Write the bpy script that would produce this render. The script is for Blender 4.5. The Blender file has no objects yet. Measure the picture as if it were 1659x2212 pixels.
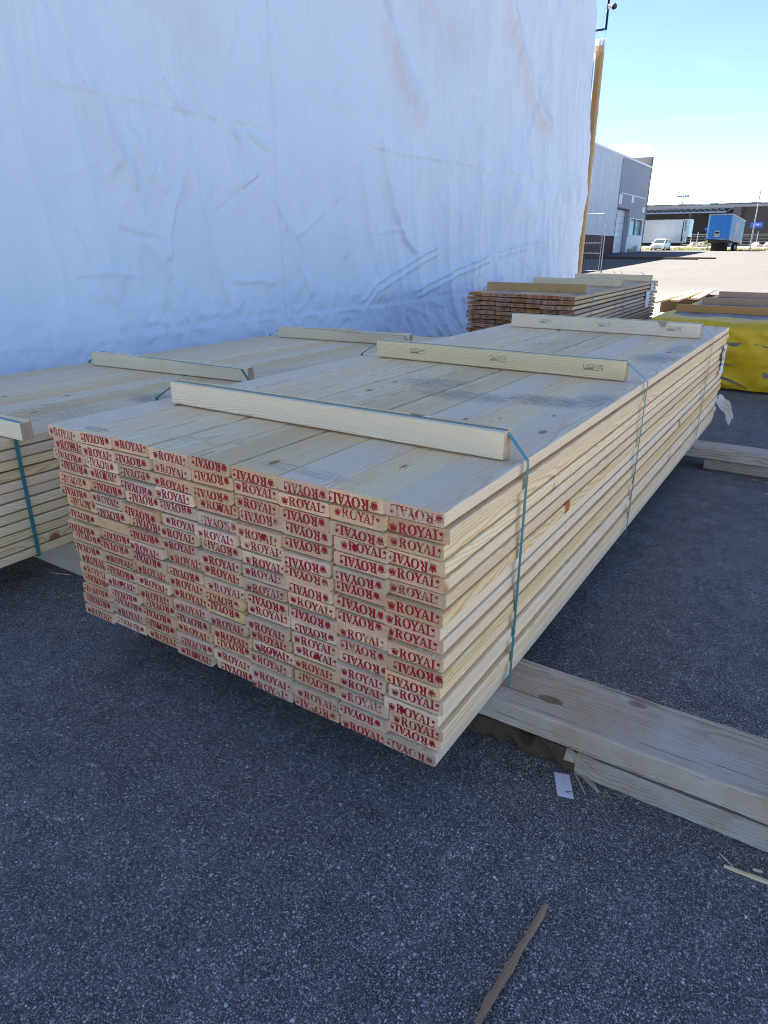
import bpy, math, random
import numpy as np
from mathutils import Matrix, Vector
random.seed(7)
R = math.radians
scene = bpy.context.scene
col = scene.collection

# ------------------------------------------------------------------ camera
cam_d = bpy.data.cameras.new('camera')
cam_d.sensor_fit = 'VERTICAL'; cam_d.sensor_height = 36.0
cam_d.lens = 1449.1/2212*36
cam_d.clip_start = 0.05; cam_d.clip_end = 6000
cam = bpy.data.objects.new('camera', cam_d); col.objects.link(cam)
cam.matrix_world = (Matrix.Translation((0, 0, 1.709)) @ Matrix.Rotation(R(32.7525), 4, 'Z')
                    @ Matrix.Rotation(R(90-21.50), 4, 'X') @ Matrix.Rotation(R(.181), 4, 'Z'))
scene.camera = cam

# ------------------------------------------------------------------ light
TO_SUN = Vector((-.86, .33, 1.0)).normalized()
SUN_EL = math.asin(TO_SUN.z); SUN_AZ = math.atan2(TO_SUN.x, TO_SUN.y)
world = bpy.data.worlds.new('World'); scene.world = world; world.use_nodes = True
sun_d = bpy.data.lights.new('sun', 'SUN'); sun_d.energy = 5.0; sun_d.angle = R(.5); sun_d.color = (1, .95, .87)
sun = bpy.data.objects.new('sun', sun_d); col.objects.link(sun)
sun.rotation_euler = TO_SUN.to_track_quat('Z', 'Y').to_euler()
scene.view_settings.view_transform = 'Standard'; scene.view_settings.look = 'None'
scene.view_settings.gamma = 1; scene.view_settings.exposure = 2.82
try: scene.view_settings.use_curve_mapping = False
except Exception: pass
scene.render.engine = 'CYCLES'
scene.cycles.max_bounces = 6
scene.cycles.pixel_filter_type = 'BLACKMAN_HARRIS'; scene.cycles.filter_width = 1.0

# ------------------------------------------------------------------ node helpers
class G:
    def __init__(s, nt): s.nt = nt
    def put(s, sock, v):
        if isinstance(v, bpy.types.NodeSocket): s.nt.links.new(v, sock)
        elif v is not None:
            try: sock.default_value = v
            except Exception: sock.default_value = tuple(v) + (1,) if len(v) == 3 else v
    def n(s, t, **kw):
        nd = s.nt.nodes.new(t)
        for k, v in kw.items(): setattr(nd, k, v)
        return nd
    def m(s, op, a, b=None, c=None, clamp=False):
        nd = s.n('ShaderNodeMath', operation=op, use_clamp=clamp)
        for i, v in enumerate((a, b, c)):
            if v is not None: s.put(nd.inputs[i], v)
        return nd.outputs[0]
    def vm(s, op, a, b=None):
        nd = s.n('ShaderNodeVectorMath', operation=op)
        s.put(nd.inputs[0], a)
        if b is not None: s.put(nd.inputs['Scale'] if op == 'SCALE' else nd.inputs[1], b)
        return nd.outputs['Value'] if op in ('LENGTH', 'DOT_PRODUCT', 'DISTANCE') else nd.outputs[0]
    def xyz(s, v):
        nd = s.n('ShaderNodeSeparateXYZ'); s.put(nd.inputs[0], v); return nd.outputs
    def vec(s, x=0., y=0., z=0.):
        nd = s.n('ShaderNodeCombineXYZ')
        for i, v in enumerate((x, y, z)): s.put(nd.inputs[i], v)
        return nd.outputs[0]
    def noise(s, vec=None, scale=5., detail=2., rough=.5, dist=0., col=False):
        nd = s.n('ShaderNodeTexNoise'); s.put(nd.inputs['Vector'], vec); s.put(nd.inputs['Scale'], scale)
        s.put(nd.inputs['Detail'], detail); s.put(nd.inputs['Roughness'], rough); s.put(nd.inputs['Distortion'], dist)
        return nd.outputs['Color'] if col else nd.outputs['Fac']
    def voro(s, vec, scale=1., feature='F1', dims='3D'):
        nd = s.n('ShaderNodeTexVoronoi', feature=feature, voronoi_dimensions=dims); s.put(nd.inputs['Vector'], vec); s.put(nd.inputs['Scale'], scale)
        return nd.outputs
    def mix(s, f, a, b, mode='MIX'):
        nd = s.n('ShaderNodeMix', data_type='RGBA', blend_type=mode, clamp_factor=True)
        s.put(nd.inputs[0], f); s.put(nd.inputs[6], a); s.put(nd.inputs[7], b); return nd.outputs[2]
    def map(s, v, a, b, c=0., d=1., smooth=False):
        nd = s.n('ShaderNodeMapRange', interpolation_type='SMOOTHSTEP' if smooth else 'LINEAR')
        for i, x in enumerate((v, a, b, c, d)): s.put(nd.inputs[i], x)
        return nd.outputs[0]
    def ramp(s, v, stops):
        nd = s.n('ShaderNodeValToRGB'); s.put(nd.inputs[0], v); e = nd.color_ramp.elements
        while len(e) < len(stops): e.new(.5)
        for x, (p, c) in zip(e, stops): x.position = p; x.color = (c if isinstance(c, tuple) else (c, c, c)) + (1,)
        return nd.outputs[0]
    def bump(s, h, strength=.3, dist=.01):
        nd = s.n('ShaderNodeBump'); s.put(nd.inputs['Strength'], strength); s.put(nd.inputs['Distance'], dist); s.put(nd.inputs['Height'], h)
        return nd.outputs[0]

def new_mat(name):
    m = bpy.data.materials.new(name); m.use_nodes = True
    b = m.node_tree.nodes['Principled BSDF']
    return m, G(m.node_tree), b
def setb(g, b, color=None, rough=None, normal=None, metal=None, spec=None, alpha=None):
    for k, v in (('Base Color', color), ('Roughness', rough), ('Normal', normal), ('Metallic', metal), ('Specular IOR Level', spec), ('Alpha', alpha)):
        if v is not None: g.put(b.inputs[k], v)
def flat(name, c, rough=.6, metal=0., var=.15, scale=4., spec=.4):
    m, g, b = new_mat(name)
    tc = g.n('ShaderNodeTexCoord').outputs['Object']
    f = g.map(g.noise(tc, scale, 4, .6), .3, .7, 1-var, 1+var)
    setb(g, b, g.vm('SCALE', tuple(c), f), rough, None, metal, spec)
    return m

# ------------------------------------------------------------------ world: sky with small far clouds
wg = G(world.node_tree); bg = world.node_tree.nodes['Background']
sky = wg.n('ShaderNodeTexSky', sky_type='NISHITA'); sky.sun_disc = False
sky.sun_elevation = SUN_EL; sky.sun_rotation = SUN_AZ
sky.altitude = 2000; sky.air_density = 0.75; sky.dust_density = 0.0; sky.ozone_density = 3.6
dirv = wg.n('ShaderNodeTexCoord').outputs['Generated']
dx, dy, dz = wg.xyz(dirv)
az = wg.m('ARCTAN2', dx, dy); el = wg.m('ARCSINE', dz)
cl = None
wob = wg.m('MULTIPLY', wg.m('SUBTRACT', wg.noise(wg.vec(az, el, 3.), 30, 3, .6), .5), .5)
for a0, e0, ra, re_, k in ((-.262, .1145, .036, .0075, .9), (-.225, .0755, .040, .0085, .9), (-.132, .067, .028, .006, .4), (-.62, .10, .06, .010, .6), (.35, .09, .05, .009, .7), (.8, .13, .07, .010, .6), (-1.2, .12, .06, .010, .6), (2.0, .10, .08, .010, .6), (-2.3, .11, .07, .010, .6)):
    d = wg.m('ADD', wg.m('POWER', wg.m('ABSOLUTE', wg.m('DIVIDE', wg.m('SUBTRACT', az, a0), ra)), 2.), wg.m('POWER', wg.m('ABSOLUTE', wg.m('DIVIDE', wg.m('SUBTRACT', el, e0), re_)), 2.))
    f = wg.m('MULTIPLY', wg.map(wg.m('ADD', d, wg.m('MULTIPLY', wob, 2.)), -.2, 1.1, 1, 0, True), k)
    cl = f if cl is None else wg.m('MAXIMUM', cl, f)
wisp = wg.map(wg.noise(wg.vec(wg.m('MULTIPLY', az, 3.), wg.m('MULTIPLY', el, 16.), 1.), 1.6, 4, .6), .52, .78, 0, .07, True)
cl = wg.m('MAXIMUM', cl, wg.m('MULTIPLY', wisp, wg.map(el, 0., .08)))
skyt = wg.vm('MULTIPLY', sky.outputs[0], (1.05, .965, .97))
skyc = wg.mix(cl, skyt, (7.0, 7.2, 7.6, 1))
wg.put(bg.inputs['Color'], skyc); bg.inputs['Strength'].default_value = .05

# ------------------------------------------------------------------ mesh helpers
class MB:
    def __init__(s): s.v = []; s.f = []; s.mi = []
    def poly(s, pts, mi=0):
        i = len(s.v); s.v += [tuple(p) for p in pts]; s.f.append(tuple(range(i, i+len(pts)))); s.mi.append(mi); return s
    def faces(s, pts, fs, mi=0):
        i = len(s.v); s.v += [tuple(p) for p in pts]
        for f in fs: s.f.append(tuple(i+k for k in f)); s.mi.append(mi)
        return s
    def box(s, x0, x1, y0, y1, z0, z1, mi=0):
        return s.faces([(x0,y0,z0),(x1,y0,z0),(x1,y1,z0),(x0,y1,z0),(x0,y0,z1),(x1,y0,z1),(x1,y1,z1),(x0,y1,z1)],
                       [(0,3,2,1),(4,5,6,7),(0,1,5,4),(1,2,6,5),(2,3,7,6),(3,0,4,7)], mi)
    def prism(s, pts, ext, mi=0, cap0=None, cap1=None):
        n = len(pts); e = Vector(ext); a = [Vector(p) for p in pts]; b = [p+e for p in a]
        fs = [(i, (i+1) % n, n+(i+1) % n, n+i) for i in range(n)]
        s.faces(a+b, fs, mi)
        k = len(s.v)-2*n
        s.f.append(tuple(k+i for i in reversed(range(n)))); s.mi.append(mi if cap0 is None else cap0)
        s.f.append(tuple(k+n+i for i in range(n))); s.mi.append(mi if cap1 is None else cap1)
        return s
    def tube(s, path, r, n=8, mi=0, cap=True):
        path = [Vector(p) for p in path]; rs = r if isinstance(r, (list, tuple)) else [r]*len(path)
        base = len(s.v); up = None
        for i, p in enumerate(path):
            t = (path[min(i+1, len(path)-1)]-path[max(i-1, 0)]).normalized()
            if up is None: up = Vector((0, 0, 1)) if abs(t.z) < .9 else Vector((1, 0, 0))
            a = t.cross(up).normalized(); b = a.cross(t).normalized(); up = b
            for k in range(n):
                q = 2*math.pi*k/n; s.v.append(tuple(p+(a*math.cos(q)+b*math.sin(q))*rs[i]))
        for i in range(len(path)-1):
            for k in range(n):
                s.f.append((base+i*n+k, base+i*n+(k+1) % n, base+(i+1)*n+(k+1) % n, base+(i+1)*n+k)); s.mi.append(mi)
        if cap:
            s.f.append(tuple(base+k for k in reversed(range(n)))); s.mi.append(mi)
            s.f.append(tuple(base+(len(path)-1)*n+k for k in range(n))); s.mi.append(mi)
        return s
    def mesh(s, name, mats, smooth=False):
        me = bpy.data.meshes.new(name); me.from_pydata(s.v, [], s.f)
        for m in (mats if isinstance(mats, (list, tuple)) else [mats]): me.materials.append(m)
        me.polygons.foreach_set('material_index', s.mi)
        if smooth: me.polygons.foreach_set('use_smooth', [True]*len(s.f))
        me.update(); return me
    def build(s, name, mats, parent=None, loc=(0, 0, 0), smooth=False, **kw):
        return obj(name, s.mesh(name, mats, smooth), parent, loc, **kw)
def obj(name, me, parent=None, loc=(0, 0, 0), rot=(0, 0, 0)):
    o = bpy.data.objects.new(name, me); col.objects.link(o)
    o.location = loc; o.rotation_euler = rot
    if parent is not None: o.parent = parent
    return o
def tag(o, label=None, cat=None, group=None, kind=None):
    for k, v in (('label', label), ('category', cat), ('group', group), ('kind', kind)):
        if v: o[k] = v
    return o
def thing(name, label, cat, loc=(0, 0, 0), rz=0., group=None):
    return tag(obj(name, None, None, loc, (0, 0, rz)), label, cat, group)
def rrect(w, h, r, n=2):
    p = []
    for cx, cz, a0 in ((w/2-r, h/2-r, 0), (-w/2+r, h/2-r, 90), (-w/2+r, -h/2+r, 180), (w/2-r, -h/2+r, 270)):
        for k in range(n+1):
            a = R(a0+90*k/n); p.append((cx+r*math.cos(a), cz+r*math.sin(a)))
    return p

# numpy gradient noise
def perlin(x, y, seed=0):
    rs = np.random.RandomState(seed); perm = rs.permutation(512); perm = np.concatenate([perm, perm]); ga = rs.rand(512)*2*np.pi
    xi = np.floor(x).astype(int); yi = np.floor(y).astype(int); fx = x-xi; fy = y-yi
    def gr(ix, iy, dx_, dy_):
        h = ga[perm[(perm[ix & 511]+iy) & 511]]; return np.cos(h)*dx_+np.sin(h)*dy_
    u = fx**3*(fx*(fx*6-15)+10); v = fy**3*(fy*(fy*6-15)+10)
    a = gr(xi, yi, fx, fy); b = gr(xi+1, yi, fx-1, fy); c = gr(xi, yi+1, fx, fy-1); d = gr(xi+1, yi+1, fx-1, fy-1)
    return (a+(b-a)*u)+((c+(d-c)*u)-(a+(b-a)*u))*v
def sstep(a, b, x):
    t = np.clip((x-a)/(b-a), 0, 1); return t*t*(3-2*t)

# ------------------------------------------------------------------ materials
def wood(name, base, late, heart, knotc, kind='face', ringf=240., vlo=.86, vhi=1.08, ringk=.5, dirt=False, rough=.62, weather=False):
    m, g, b = new_mat(name)
    tc = g.n('ShaderNodeTexCoord').outputs['Object']
    rnd = g.n('ShaderNodeObjectInfo').outputs['Random']
    wn = g.n('ShaderNodeTexWhiteNoise', noise_dimensions='1D'); g.put(wn.inputs['W'], g.m('MULTIPLY', rnd, 913.7)); rv = wn.outputs['Color']
    r1, r2, r3 = g.xyz(rv)
    wn2 = g.n('ShaderNodeTexWhiteNoise', noise_dimensions='1D'); g.put(wn2.inputs['W'], g.m('ADD', g.m('MULTIPLY', rnd, 371.3), 17.))
    s1, s2, s3 = g.xyz(wn2.outputs['Color'])
    p = g.vm('ADD', tc, g.vec(g.m('MULTIPLY', s1, 7.), g.m('MULTIPLY', r3, 60.), g.m('MULTIPLY', s2, 9.)))
    x, y, z = g.xyz(tc)
    # knots
    kc = g.vm('MULTIPLY', p, (7., 3.3, 2.))
    vo = g.voro(kc, 1.)
    kd = vo['Distance']; sel = g.m('GREATER_THAN', g.xyz(vo['Color'])[0], .30)
    kwob = g.m('MULTIPLY', g.m('SUBTRACT', g.noise(p, 60, 2), .5), .03)
    kr = g.m('MULTIPLY', g.xyz(vo['Color'])[1], .11)
    kfac = g.m('MULTIPLY', g.map(g.m('SUBTRACT', g.m('ADD', kd, kwob), kr), .02, .065, 1, 0, True), sel)
    kbend = g.m('MULTIPLY', g.map(kd, 0., .28, 1, 0, True), sel)
    # growth rings round a pith line that runs along the board
    wv = g.noise(g.vm('MULTIPLY', p, (2., .7, 2.)), 1.3, 2, .5, col=True)
    w1, w2, _ = g.xyz(g.vm('SUBTRACT', wv, (.5, .5, .5)))
    px = g.m('ADD', g.m('ADD', x, g.m('MULTIPLY', g.m('SUBTRACT', r1, .5), .22)), g.m('MULTIPLY', w1, .09))
    pz = g.m('ADD', g.m('ADD', z, g.m('ADD', .02, g.m('MULTIPLY', r2, .1))), g.m('MULTIPLY', w2, .07))
    d = g.m('SQRT', g.m('ADD', g.m('MULTIPLY', px, px), g.m('MULTIPLY', pz, pz)))
    d = g.m('ADD', d, g.m('MULTIPLY', kbend, .012))
    fr = g.m('FRACT', g.m('ADD', g.m('MULTIPLY', d, ringf), g.m('MULTIPLY', g.noise(p, 9, 2), 1.2)))
    lw = g.ramp(fr, [(0., 0.), (.45, .05), (.86, 1.), (1., 0.)])
    fine = g.noise(g.vm('MULTIPLY', p, (60., 1.2, 60.)), 6., 3, .6)
    big = g.noise(g.vm('MULTIPLY', p, (15., .22, 15.)), 1., 2)
    c = g.mix(g.m('MULTIPLY', lw, ringk), base, late)
    c = g.mix(g.map(big, .47, .62, 0, .75, True), c, heart)
    c = g.mix(g.map(fine, .38, .72, 0, .34), c, late)
    c = g.mix(g.m('MULTIPLY', kfac, .9), c, knotc)
    c = g.mix(g.m('MULTIPLY', kbend, .22), c, late)
    hs = g.n('ShaderNodeHueSaturation'); g.put(hs.inputs['Color'], c)
    g.put(hs.inputs['Hue'], g.map(s3, 0, 1, .494, .503)); g.put(hs.inputs['Saturation'], g.map(r1, 0, 1, .85, 1.25)); g.put(hs.inputs['Value'], g.map(s2, 0, 1, vlo, vhi))
    c = hs.outputs[0]
    h = fine
    if kind == 'end':
        sp = g.noise(p, 420, 2, .7); saw = g.noise(g.vm('MULTIPLY', p, (1., 1., 14.)), 50, 2)
        c = g.mix(g.map(sp, .4, .75, 0, .4), c, (.78, .66, .45, 1))
        c = g.mix(g.map(saw, .45, .7, 0, .3), c, late)
        c = g.mix(g.map(g.noise(p, 14, 3), .5, .72, 0, .45), c, (.42, .23, .11, 1))
        c = g.mix(g.map(s1, .5, 1., 0, .7), c, (.66, .35, .19, 1))
        h = sp
    geo = g.n('ShaderNodeNewGeometry'); wp = geo.outputs['Position']
    if dirt:
        nz = g.xyz(geo.outputs['True Normal'])[2]
        wx, wy, wz = g.xyz(wp)
        blob = None
        for X, Y, rx, ry, k in dirt:
            q = g.m('ADD', g.m('POWER', g.m('DIVIDE', g.m('SUBTRACT', wx, X), rx), 2.), g.m('POWER', g.m('DIVIDE', g.m('SUBTRACT', wy, Y), ry), 2.))
            f = g.m('MULTIPLY', g.map(q, 0., 1.3, 1, 0, True), k); blob = f if blob is None else g.m('MAXIMUM', blob, f)
        st = g.noise(g.vec(g.m('MULTIPLY', wx, 9.), g.m('MULTIPLY', wy, 60.), wz), 1.6, 5, .8)
        f = g.m('MULTIPLY', g.map(g.m('ADD', st, g.m('MULTIPLY', blob, .22)), .56, .74, 0, 1., True), blob)
        faint = g.map(g.noise(g.vec(g.m('MULTIPLY', wx, 4.), g.m('MULTIPLY', wy, 8.), 2.), 1.5, 5, .75), .6, .8, 0, .2)
        f = g.m('MULTIPLY', g.m('MAXIMUM', f, faint), g.map(nz, .6, .95))
        c = g.mix(g.m('MULTIPLY', f, .62), c, (.14, .145, .16, 1))
    if weather:
        wgx = g.noise(g.vm('MULTIPLY', p, (1., 1., 1.)), 3., 5, .65)
        c = g.mix(g.map(wgx, .4, .62, 0, .7), c, weather)
        spk = g.voro(p, 130.)['Distance']
        c = g.mix(g.m('MULTIPLY', g.map(spk, .12, .2, 1, 0), g.map(g.noise(p, 5, 3), .45, .65)), c, (.06, .045, .03, 1))
        crk = g.noise(g.vm('MULTIPLY', p, (70., 1.3, 70.)), 1., 4, .7)
        cf = g.map(crk, .60, .68, 0, .8); c = g.mix(cf, c, (.07, .06, .05, 1)); h = g.m('SUBTRACT', h, g.m('MULTIPLY', cf, 2.))
    setb(g, b, c, rough, g.bump(h, .35 if kind == 'face' else .8, .0012 if kind == 'face' else .002), spec=.45)
    return m
DIRT = [(-1.02, 2.98, .26, .17, 1.), (-1.38, 2.87, .34, .15, .9), (-1.66, 3.08, .3, .2, .8), (-.84, 3.1, .12, .22, .9), (-.9, 4.6, .2, .32, .95), (-1.2, 4.3, .4, .38, .5), (-1.6, 4.9, .5, .35, .4), (-.85, 5.1, .12, .35, .8),
        (-3.45, 2.75, .3, .2, 1.), (-3.6, 2.2, .4, .3, .6), (-3.4, 3.9, .3, .5, .6), (-1.9, 1.6, .25, .07, .5), (-1.3, 1.55, .3, .06, .6), (-2.3, 1.52, .1, .04, .9)]
M_WOOD = wood('fresh_pine', (.98, .84, .56), (.80, .50, .23), (.94, .68, .40), (.32, .10, .035), dirt=DIRT, ringk=.9, ringf=150, vlo=.86, vhi=1.05)
M_END = wood('sawn_end_grain', (.95, .70, .42), (.58, .31, .14), (.84, .51, .28), (.26, .13, .07), kind='end', vlo=.68, vhi=1.12, ringk=.85, ringf=150)
M_BATTEN = wood('batten_spruce', (.95, .80, .51), (.72, .48, .23), (.90, .70, .41), (.36, .21, .11), ringf=150, vlo=.95, vhi=1.04, ringk=.7)
M_BATTEND = wood('batten_end_grain', (.66, .50, .30), (.45, .30, .16), (.6, .44, .26), (.3, .16, .08), kind='end', ringk=.8)
M_REDEND = wood('brown_stained_end', (.60, .255, .11), (.36, .13, .055), (.48, .19, .085), (.1, .04, .02), kind='end', vlo=.7, vhi=1.15)
M_OLDW = wood('tan_stored_pine', (.76, .58, .36), (.46, .32, .18), (.50, .34, .21), (.22, .11, .06), vlo=.7, vhi=1.08)
M_GREY = wood('weathered_grey_timber', (.58, .47, .34), (.30, .23, .15), (.48, .38, .27), (.14, .09, .05), ringf=130, ringk=.9, weather=(.60, .54, .45, 1), rough=.8)
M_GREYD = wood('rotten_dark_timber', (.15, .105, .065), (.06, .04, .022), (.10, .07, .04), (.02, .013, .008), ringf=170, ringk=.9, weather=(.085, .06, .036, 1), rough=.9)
M_POST = wood('post_timber', (.58, .40, .22), (.42, .26, .13), (.52, .35, .19), (.2, .1, .05), vlo=.95, vhi=1.02)
M_WARM = wood('warm_brown_batten', (.72, .42, .20), (.52, .28, .12), (.62, .36, .17), (.2, .09, .04), vlo=.9, vhi=1.05)
M_SPLIT = wood('splintered_wood', (.50, .39, .25), (.30, .21, .12), (.40, .29, .18), (.1, .06, .03), ringf=400)
M_BARK = wood('barky_stick', (.36, .23, .14), (.16, .09, .05), (.42, .28, .17), (.05, .03, .02), ringf=500, ringk=.9, rough=.9)

def ink_mat(name, c, lo, hi, sc=330.):
    m, g, b = new_mat(name)
    tc = g.n('ShaderNodeTexCoord').outputs['Object']
    rnd = g.n('ShaderNodeObjectInfo').outputs['Random']
    p = g.vm('ADD', tc, g.vec(g.m('MULTIPLY', rnd, 31.), 0., g.m('MULTIPLY', rnd, 77.)))
    n1 = g.noise(g.vm('MULTIPLY', p, (1., 1., 1.8)), sc, 3, .7); n2 = g.noise(p, 34, 3)
    a = g.map(g.m('ADD', g.m('MULTIPLY', n1, .6), g.m('ADD', g.m('MULTIPLY', n2, .4), g.m('MULTIPLY', g.m('SUBTRACT', rnd, .35), .16))), lo, hi, 0, 1)
    setb(g, b, g.mix(n2, c, tuple(v*1.7 for v in c[:3])+(1,)), .55, None, None, .3, a)
    return m
M_INK = ink_mat('red_stamp_ink', (.27, .006, .018, 1), .40, .50)
M_SMUDGE = ink_mat('red_ink_smear', (.22, .004, .012, 1), .36, .46, 160.)
M_INKB = ink_mat('black_grade_ink', (.05, .05, .06, 1), .36, .5)
M_INKBR = ink_mat('dark_red_ink', (.14, .02, .012, 1), .38, .55)

def strap_mat():
    m, g, b = new_mat('green_strap_plastic')
    tc = g.n('ShaderNodeTexCoord').outputs['Object']
    f = g.noise(g.vm('MULTIPLY', tc, (3., 40., 3.)), 4, 3)
    setb(g, b, g.mix(f, (.03, .17, .18, 1), (.06, .27, .28, 1)), .33, g.bump(g.noise(tc, 900, 1), .15, .0004), spec=.5)
    return m
M_STRAP = strap_mat()

def asphalt():
    m, g, b = new_mat('worn_asphalt')
    P = g.n('ShaderNodeNewGeometry').outputs['Position']
    big = g.noise(P, .55, 4, .6); mid = g.noise(P, 9, 3, .6)
    warp = g.vm('ADD', P, g.vm('SCALE', g.vm('SUBTRACT', g.noise(P, 120, 2, .6, col=True), (.5, .5, .5)), .009))
    c = g.mix(g.map(mid, .35, .65), (.052, .049, .046, 1), (.088, .083, .077, 1))
    h = g.noise(P, 300, 2, .7)
    for sc, thr, lo, hi, br in ((320., .34, .25, .46, .52), (165., .46, .22, .42, .68), (92., .76, .18, .34, .76), (50., .96, .16, .28, .8)):
        v = g.voro(warp, sc, dims='2D'); cc = g.xyz(v['Color'])
        chip = g.m('MULTIPLY', g.map(v['Distance'], lo, hi, 1, 0, True), g.m('GREATER_THAN', g.m('ADD', cc[0], g.m('MULTIPLY', g.m('SUBTRACT', mid, .5), .5)), thr))
        t = g.mix(g.m('POWER', cc[1], 1.6), (br*.25, br*.235, br*.22, 1), (br, br*.95, br*.88, 1))
        t = g.mix(g.m('GREATER_THAN', cc[2], .93), t, (br*.9, br*.70, br*.58, 1))
        c = g.mix(chip, c, t); h = g.m('ADD', h, g.m('MULTIPLY', chip, .5))
    c = g.mix(g.map(big, .42, .7, 0, .22), c, (.15, .143, .134, 1))
    c = g.vm('SCALE', c, g.map(g.noise(P, 1.7, 5, .65),   .3, .7, .9, 1.1))
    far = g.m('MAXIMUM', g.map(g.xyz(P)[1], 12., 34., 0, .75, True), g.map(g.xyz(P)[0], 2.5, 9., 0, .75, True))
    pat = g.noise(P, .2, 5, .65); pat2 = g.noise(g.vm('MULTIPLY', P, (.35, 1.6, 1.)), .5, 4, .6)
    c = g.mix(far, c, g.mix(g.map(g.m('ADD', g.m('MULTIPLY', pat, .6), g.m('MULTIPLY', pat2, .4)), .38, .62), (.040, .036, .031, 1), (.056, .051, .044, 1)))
    setb(g, b, c, .8, g.bump(h, .6, .003), spec=.3)
    return m
M_ASPH = asphalt()

def tarp_mat():
    m, g, b = new_mat('white_tarpaulin')
    tc = g.n('ShaderNodeTexCoord').outputs['Object']
    at = g.n('ShaderNodeAttribute', attribute_name='stain').outputs['Fac']
    n = g.noise(tc, 1.3, 6, .65)
    c = g.mix(g.map(n, .35, .7), (.74, .81, .875, 1), (.70, .77, .84, 1))
    c = g.mix(g.m('MULTIPLY', at, g.map(g.noise(g.vm('MULTIPLY', tc, (1., 3., 1.)), 2.2, 5, .7), .3, .75, .2, 1.)), c, (.63, .64, .63, 1))
    wv = g.m('ADD', g.noise(g.vm('MULTIPLY', tc, (1., 260., 1.)), 1, 1), g.noise(g.vm('MULTIPLY', tc, (1., 1., 260.)), 1, 1))
    fine = g.noise(g.vm('MULTIPLY', tc, (1., 16., 2.2)), 1.5, 5, .65)
    setb(g, b, c, g.map(n, .3, .7, .42, .55), g.bump(g.m('ADD', g.m('MULTIPLY', wv, .03), fine), .3, .008), spec=.5)
    return m
M_TARP = tarp_mat()

def yellow_mat():
    m, g, b = new_mat('wrapped_tarp_sheet')
    tc = g.n('ShaderNodeTexCoord').outputs['Object']
    n = g.noise(tc, 3.1, 5, .65)
    at = g.n('ShaderNodeAttribute', attribute_name='sheet').outputs['Fac']
    y = g.mix(g.map(n, .3, .7), (.78, .44, .003, 1), (.90, .57, .012, 1))
    gr = g.mix(g.map(g.noise(tc, 5., 6, .7), .35, .68), (.30, .275, .25, 1), (.15, .14, .125, 1))
    f = g.map(g.m('ADD', at, g.m('MULTIPLY', g.m('SUBTRACT', g.noise(tc, 4., 4, .6), .5), .35)), .45, .52)
    setb(g, b, g.mix(f, y, gr), .55, g.bump(n, .4, .02), spec=.5)
    return m
M_YELLOW = yellow_mat()
M_PAPER = flat('white_paper', (.80, .80, .80), .7, var=.05)
M_PRINT = flat('paper_print', (.16, .14, .16), .7)
M_PRINTG = flat('paper_picture', (.42, .41, .40), .7)
M_BLACK = flat('black_steel', (.012, .013, .016), .4)
M_WHITEP = flat('white_plastic', (.80, .80, .80), .35, var=.04)
M_LENS = flat('dark_lens', (.01, .01, .012), .08, spec=.7)
M_CABLE = flat('grey_cable', (.62, .63, .65), .5)
M_POLY = flat('corrugated_polycarbonate', (.80, .82, .83), .3, var=.05)
M_GALV = flat('galvanised_steel', (.34, .36, .38), .42, .6, spec=.5)
def clad(name, c, freq, rough=.5, axis=1):
    m, g, b = new_mat(name)
    tc = g.n('ShaderNodeTexCoord').outputs['Object']
    w = g.m('SINE', g.m('MULTIPLY', g.xyz(tc)[axis], freq))
    n = g.noise(g.vm('MULTIPLY', tc, (1., 1., .25)), 1.2, 5, .65)
    setb(g, b, g.vm('SCALE', tuple(c), g.map(n, .3, .7, .88, 1.1)), rough, g.bump(w, .5, .03))
    return m
M_CLADL = clad('pale_ribbed_cladding', (.56, .60, .63), 18.)
M_CLADG = clad('grey_ribbed_cladding', (.235, .24, .27), 24.)
M_TRIM = flat('white_painted_trim', (.72, .74, .76), .5, var=.06)
M_PLINTH = flat('brown_brick_plinth', (.075, .035, .033), .8, scale=2.)
M_DOOR = flat('white_door_panel', (.66, .68, .70), .45, var=.08)
M_JAMB = flat('door_jamb_grey', (.34, .37, .38), .6)
M_BROWNM = flat('dark_parapet_sheet', (.12, .115, .11), .6)
def glass_mat():
    m, g, b = new_mat('window_glass'); setb(g, b, (.03, .05, .05, 1), .12, spec=.35); return m
M_GLASS = glass_mat()
M_HALLD = clad('hall_dark_cladding', (.014, .015, .018), 10., axis=0)
M_HALLG = flat('hall_grey_panel', (.05, .055, .065), .7)
M_HALLR = flat('hall_roof_edge', (.16, .17, .20), .6)
M_MOSS = flat('mossy_roof_felt', (.13, .14, .085), .9, var=.4, scale=.6)
M_TRUSS = flat('blue_grey_truss_paint', (.12, .18, .28), .5)
M_BLUE = flat('blue_container_paint', (.05, .26, .62), .42, var=.12)
M_BLUEL = flat('faded_blue_curtain', (.13, .36, .52), .5, var=.2, scale=.8)
M_BLUEE = flat('sunlit_blue_edge', (.22, .50, .72), .45)
M_SKIRT = flat('dirty_white_skirt', (.42, .43, .44), .6, var=.25)
M_TRAILW = flat('white_trailer_panel', (.52, .55, .56), .5, var=.08, scale=.7)
M_RUBBER = flat('tyre_rubber', (.018, .018, .02), .8)
M_CHASS = flat('dirty_chassis', (.04, .036, .032), .8, var=.4)
M_CAR = flat('white_car_paint', (.80, .81, .80), .22, var=.02, spec=.6)
M_LIGHTG = flat('headlamp_glass', (.5, .52, .55), .1, spec=.8)
M_SIGNB = flat('blue_sign', (.02, .09, .42), .5)
M_ROCK = flat('pale_rock', (.42, .36, .30), .85, var=.3, scale=2.5)
M_GRAVEL = flat('pale_gravel', (.34, .31, .275), .9, var=.25, scale=2.)
M_VERGE = flat('dry_grass_verge', (.19, .175, .085), .9, var=.4, scale=1.3)
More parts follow.
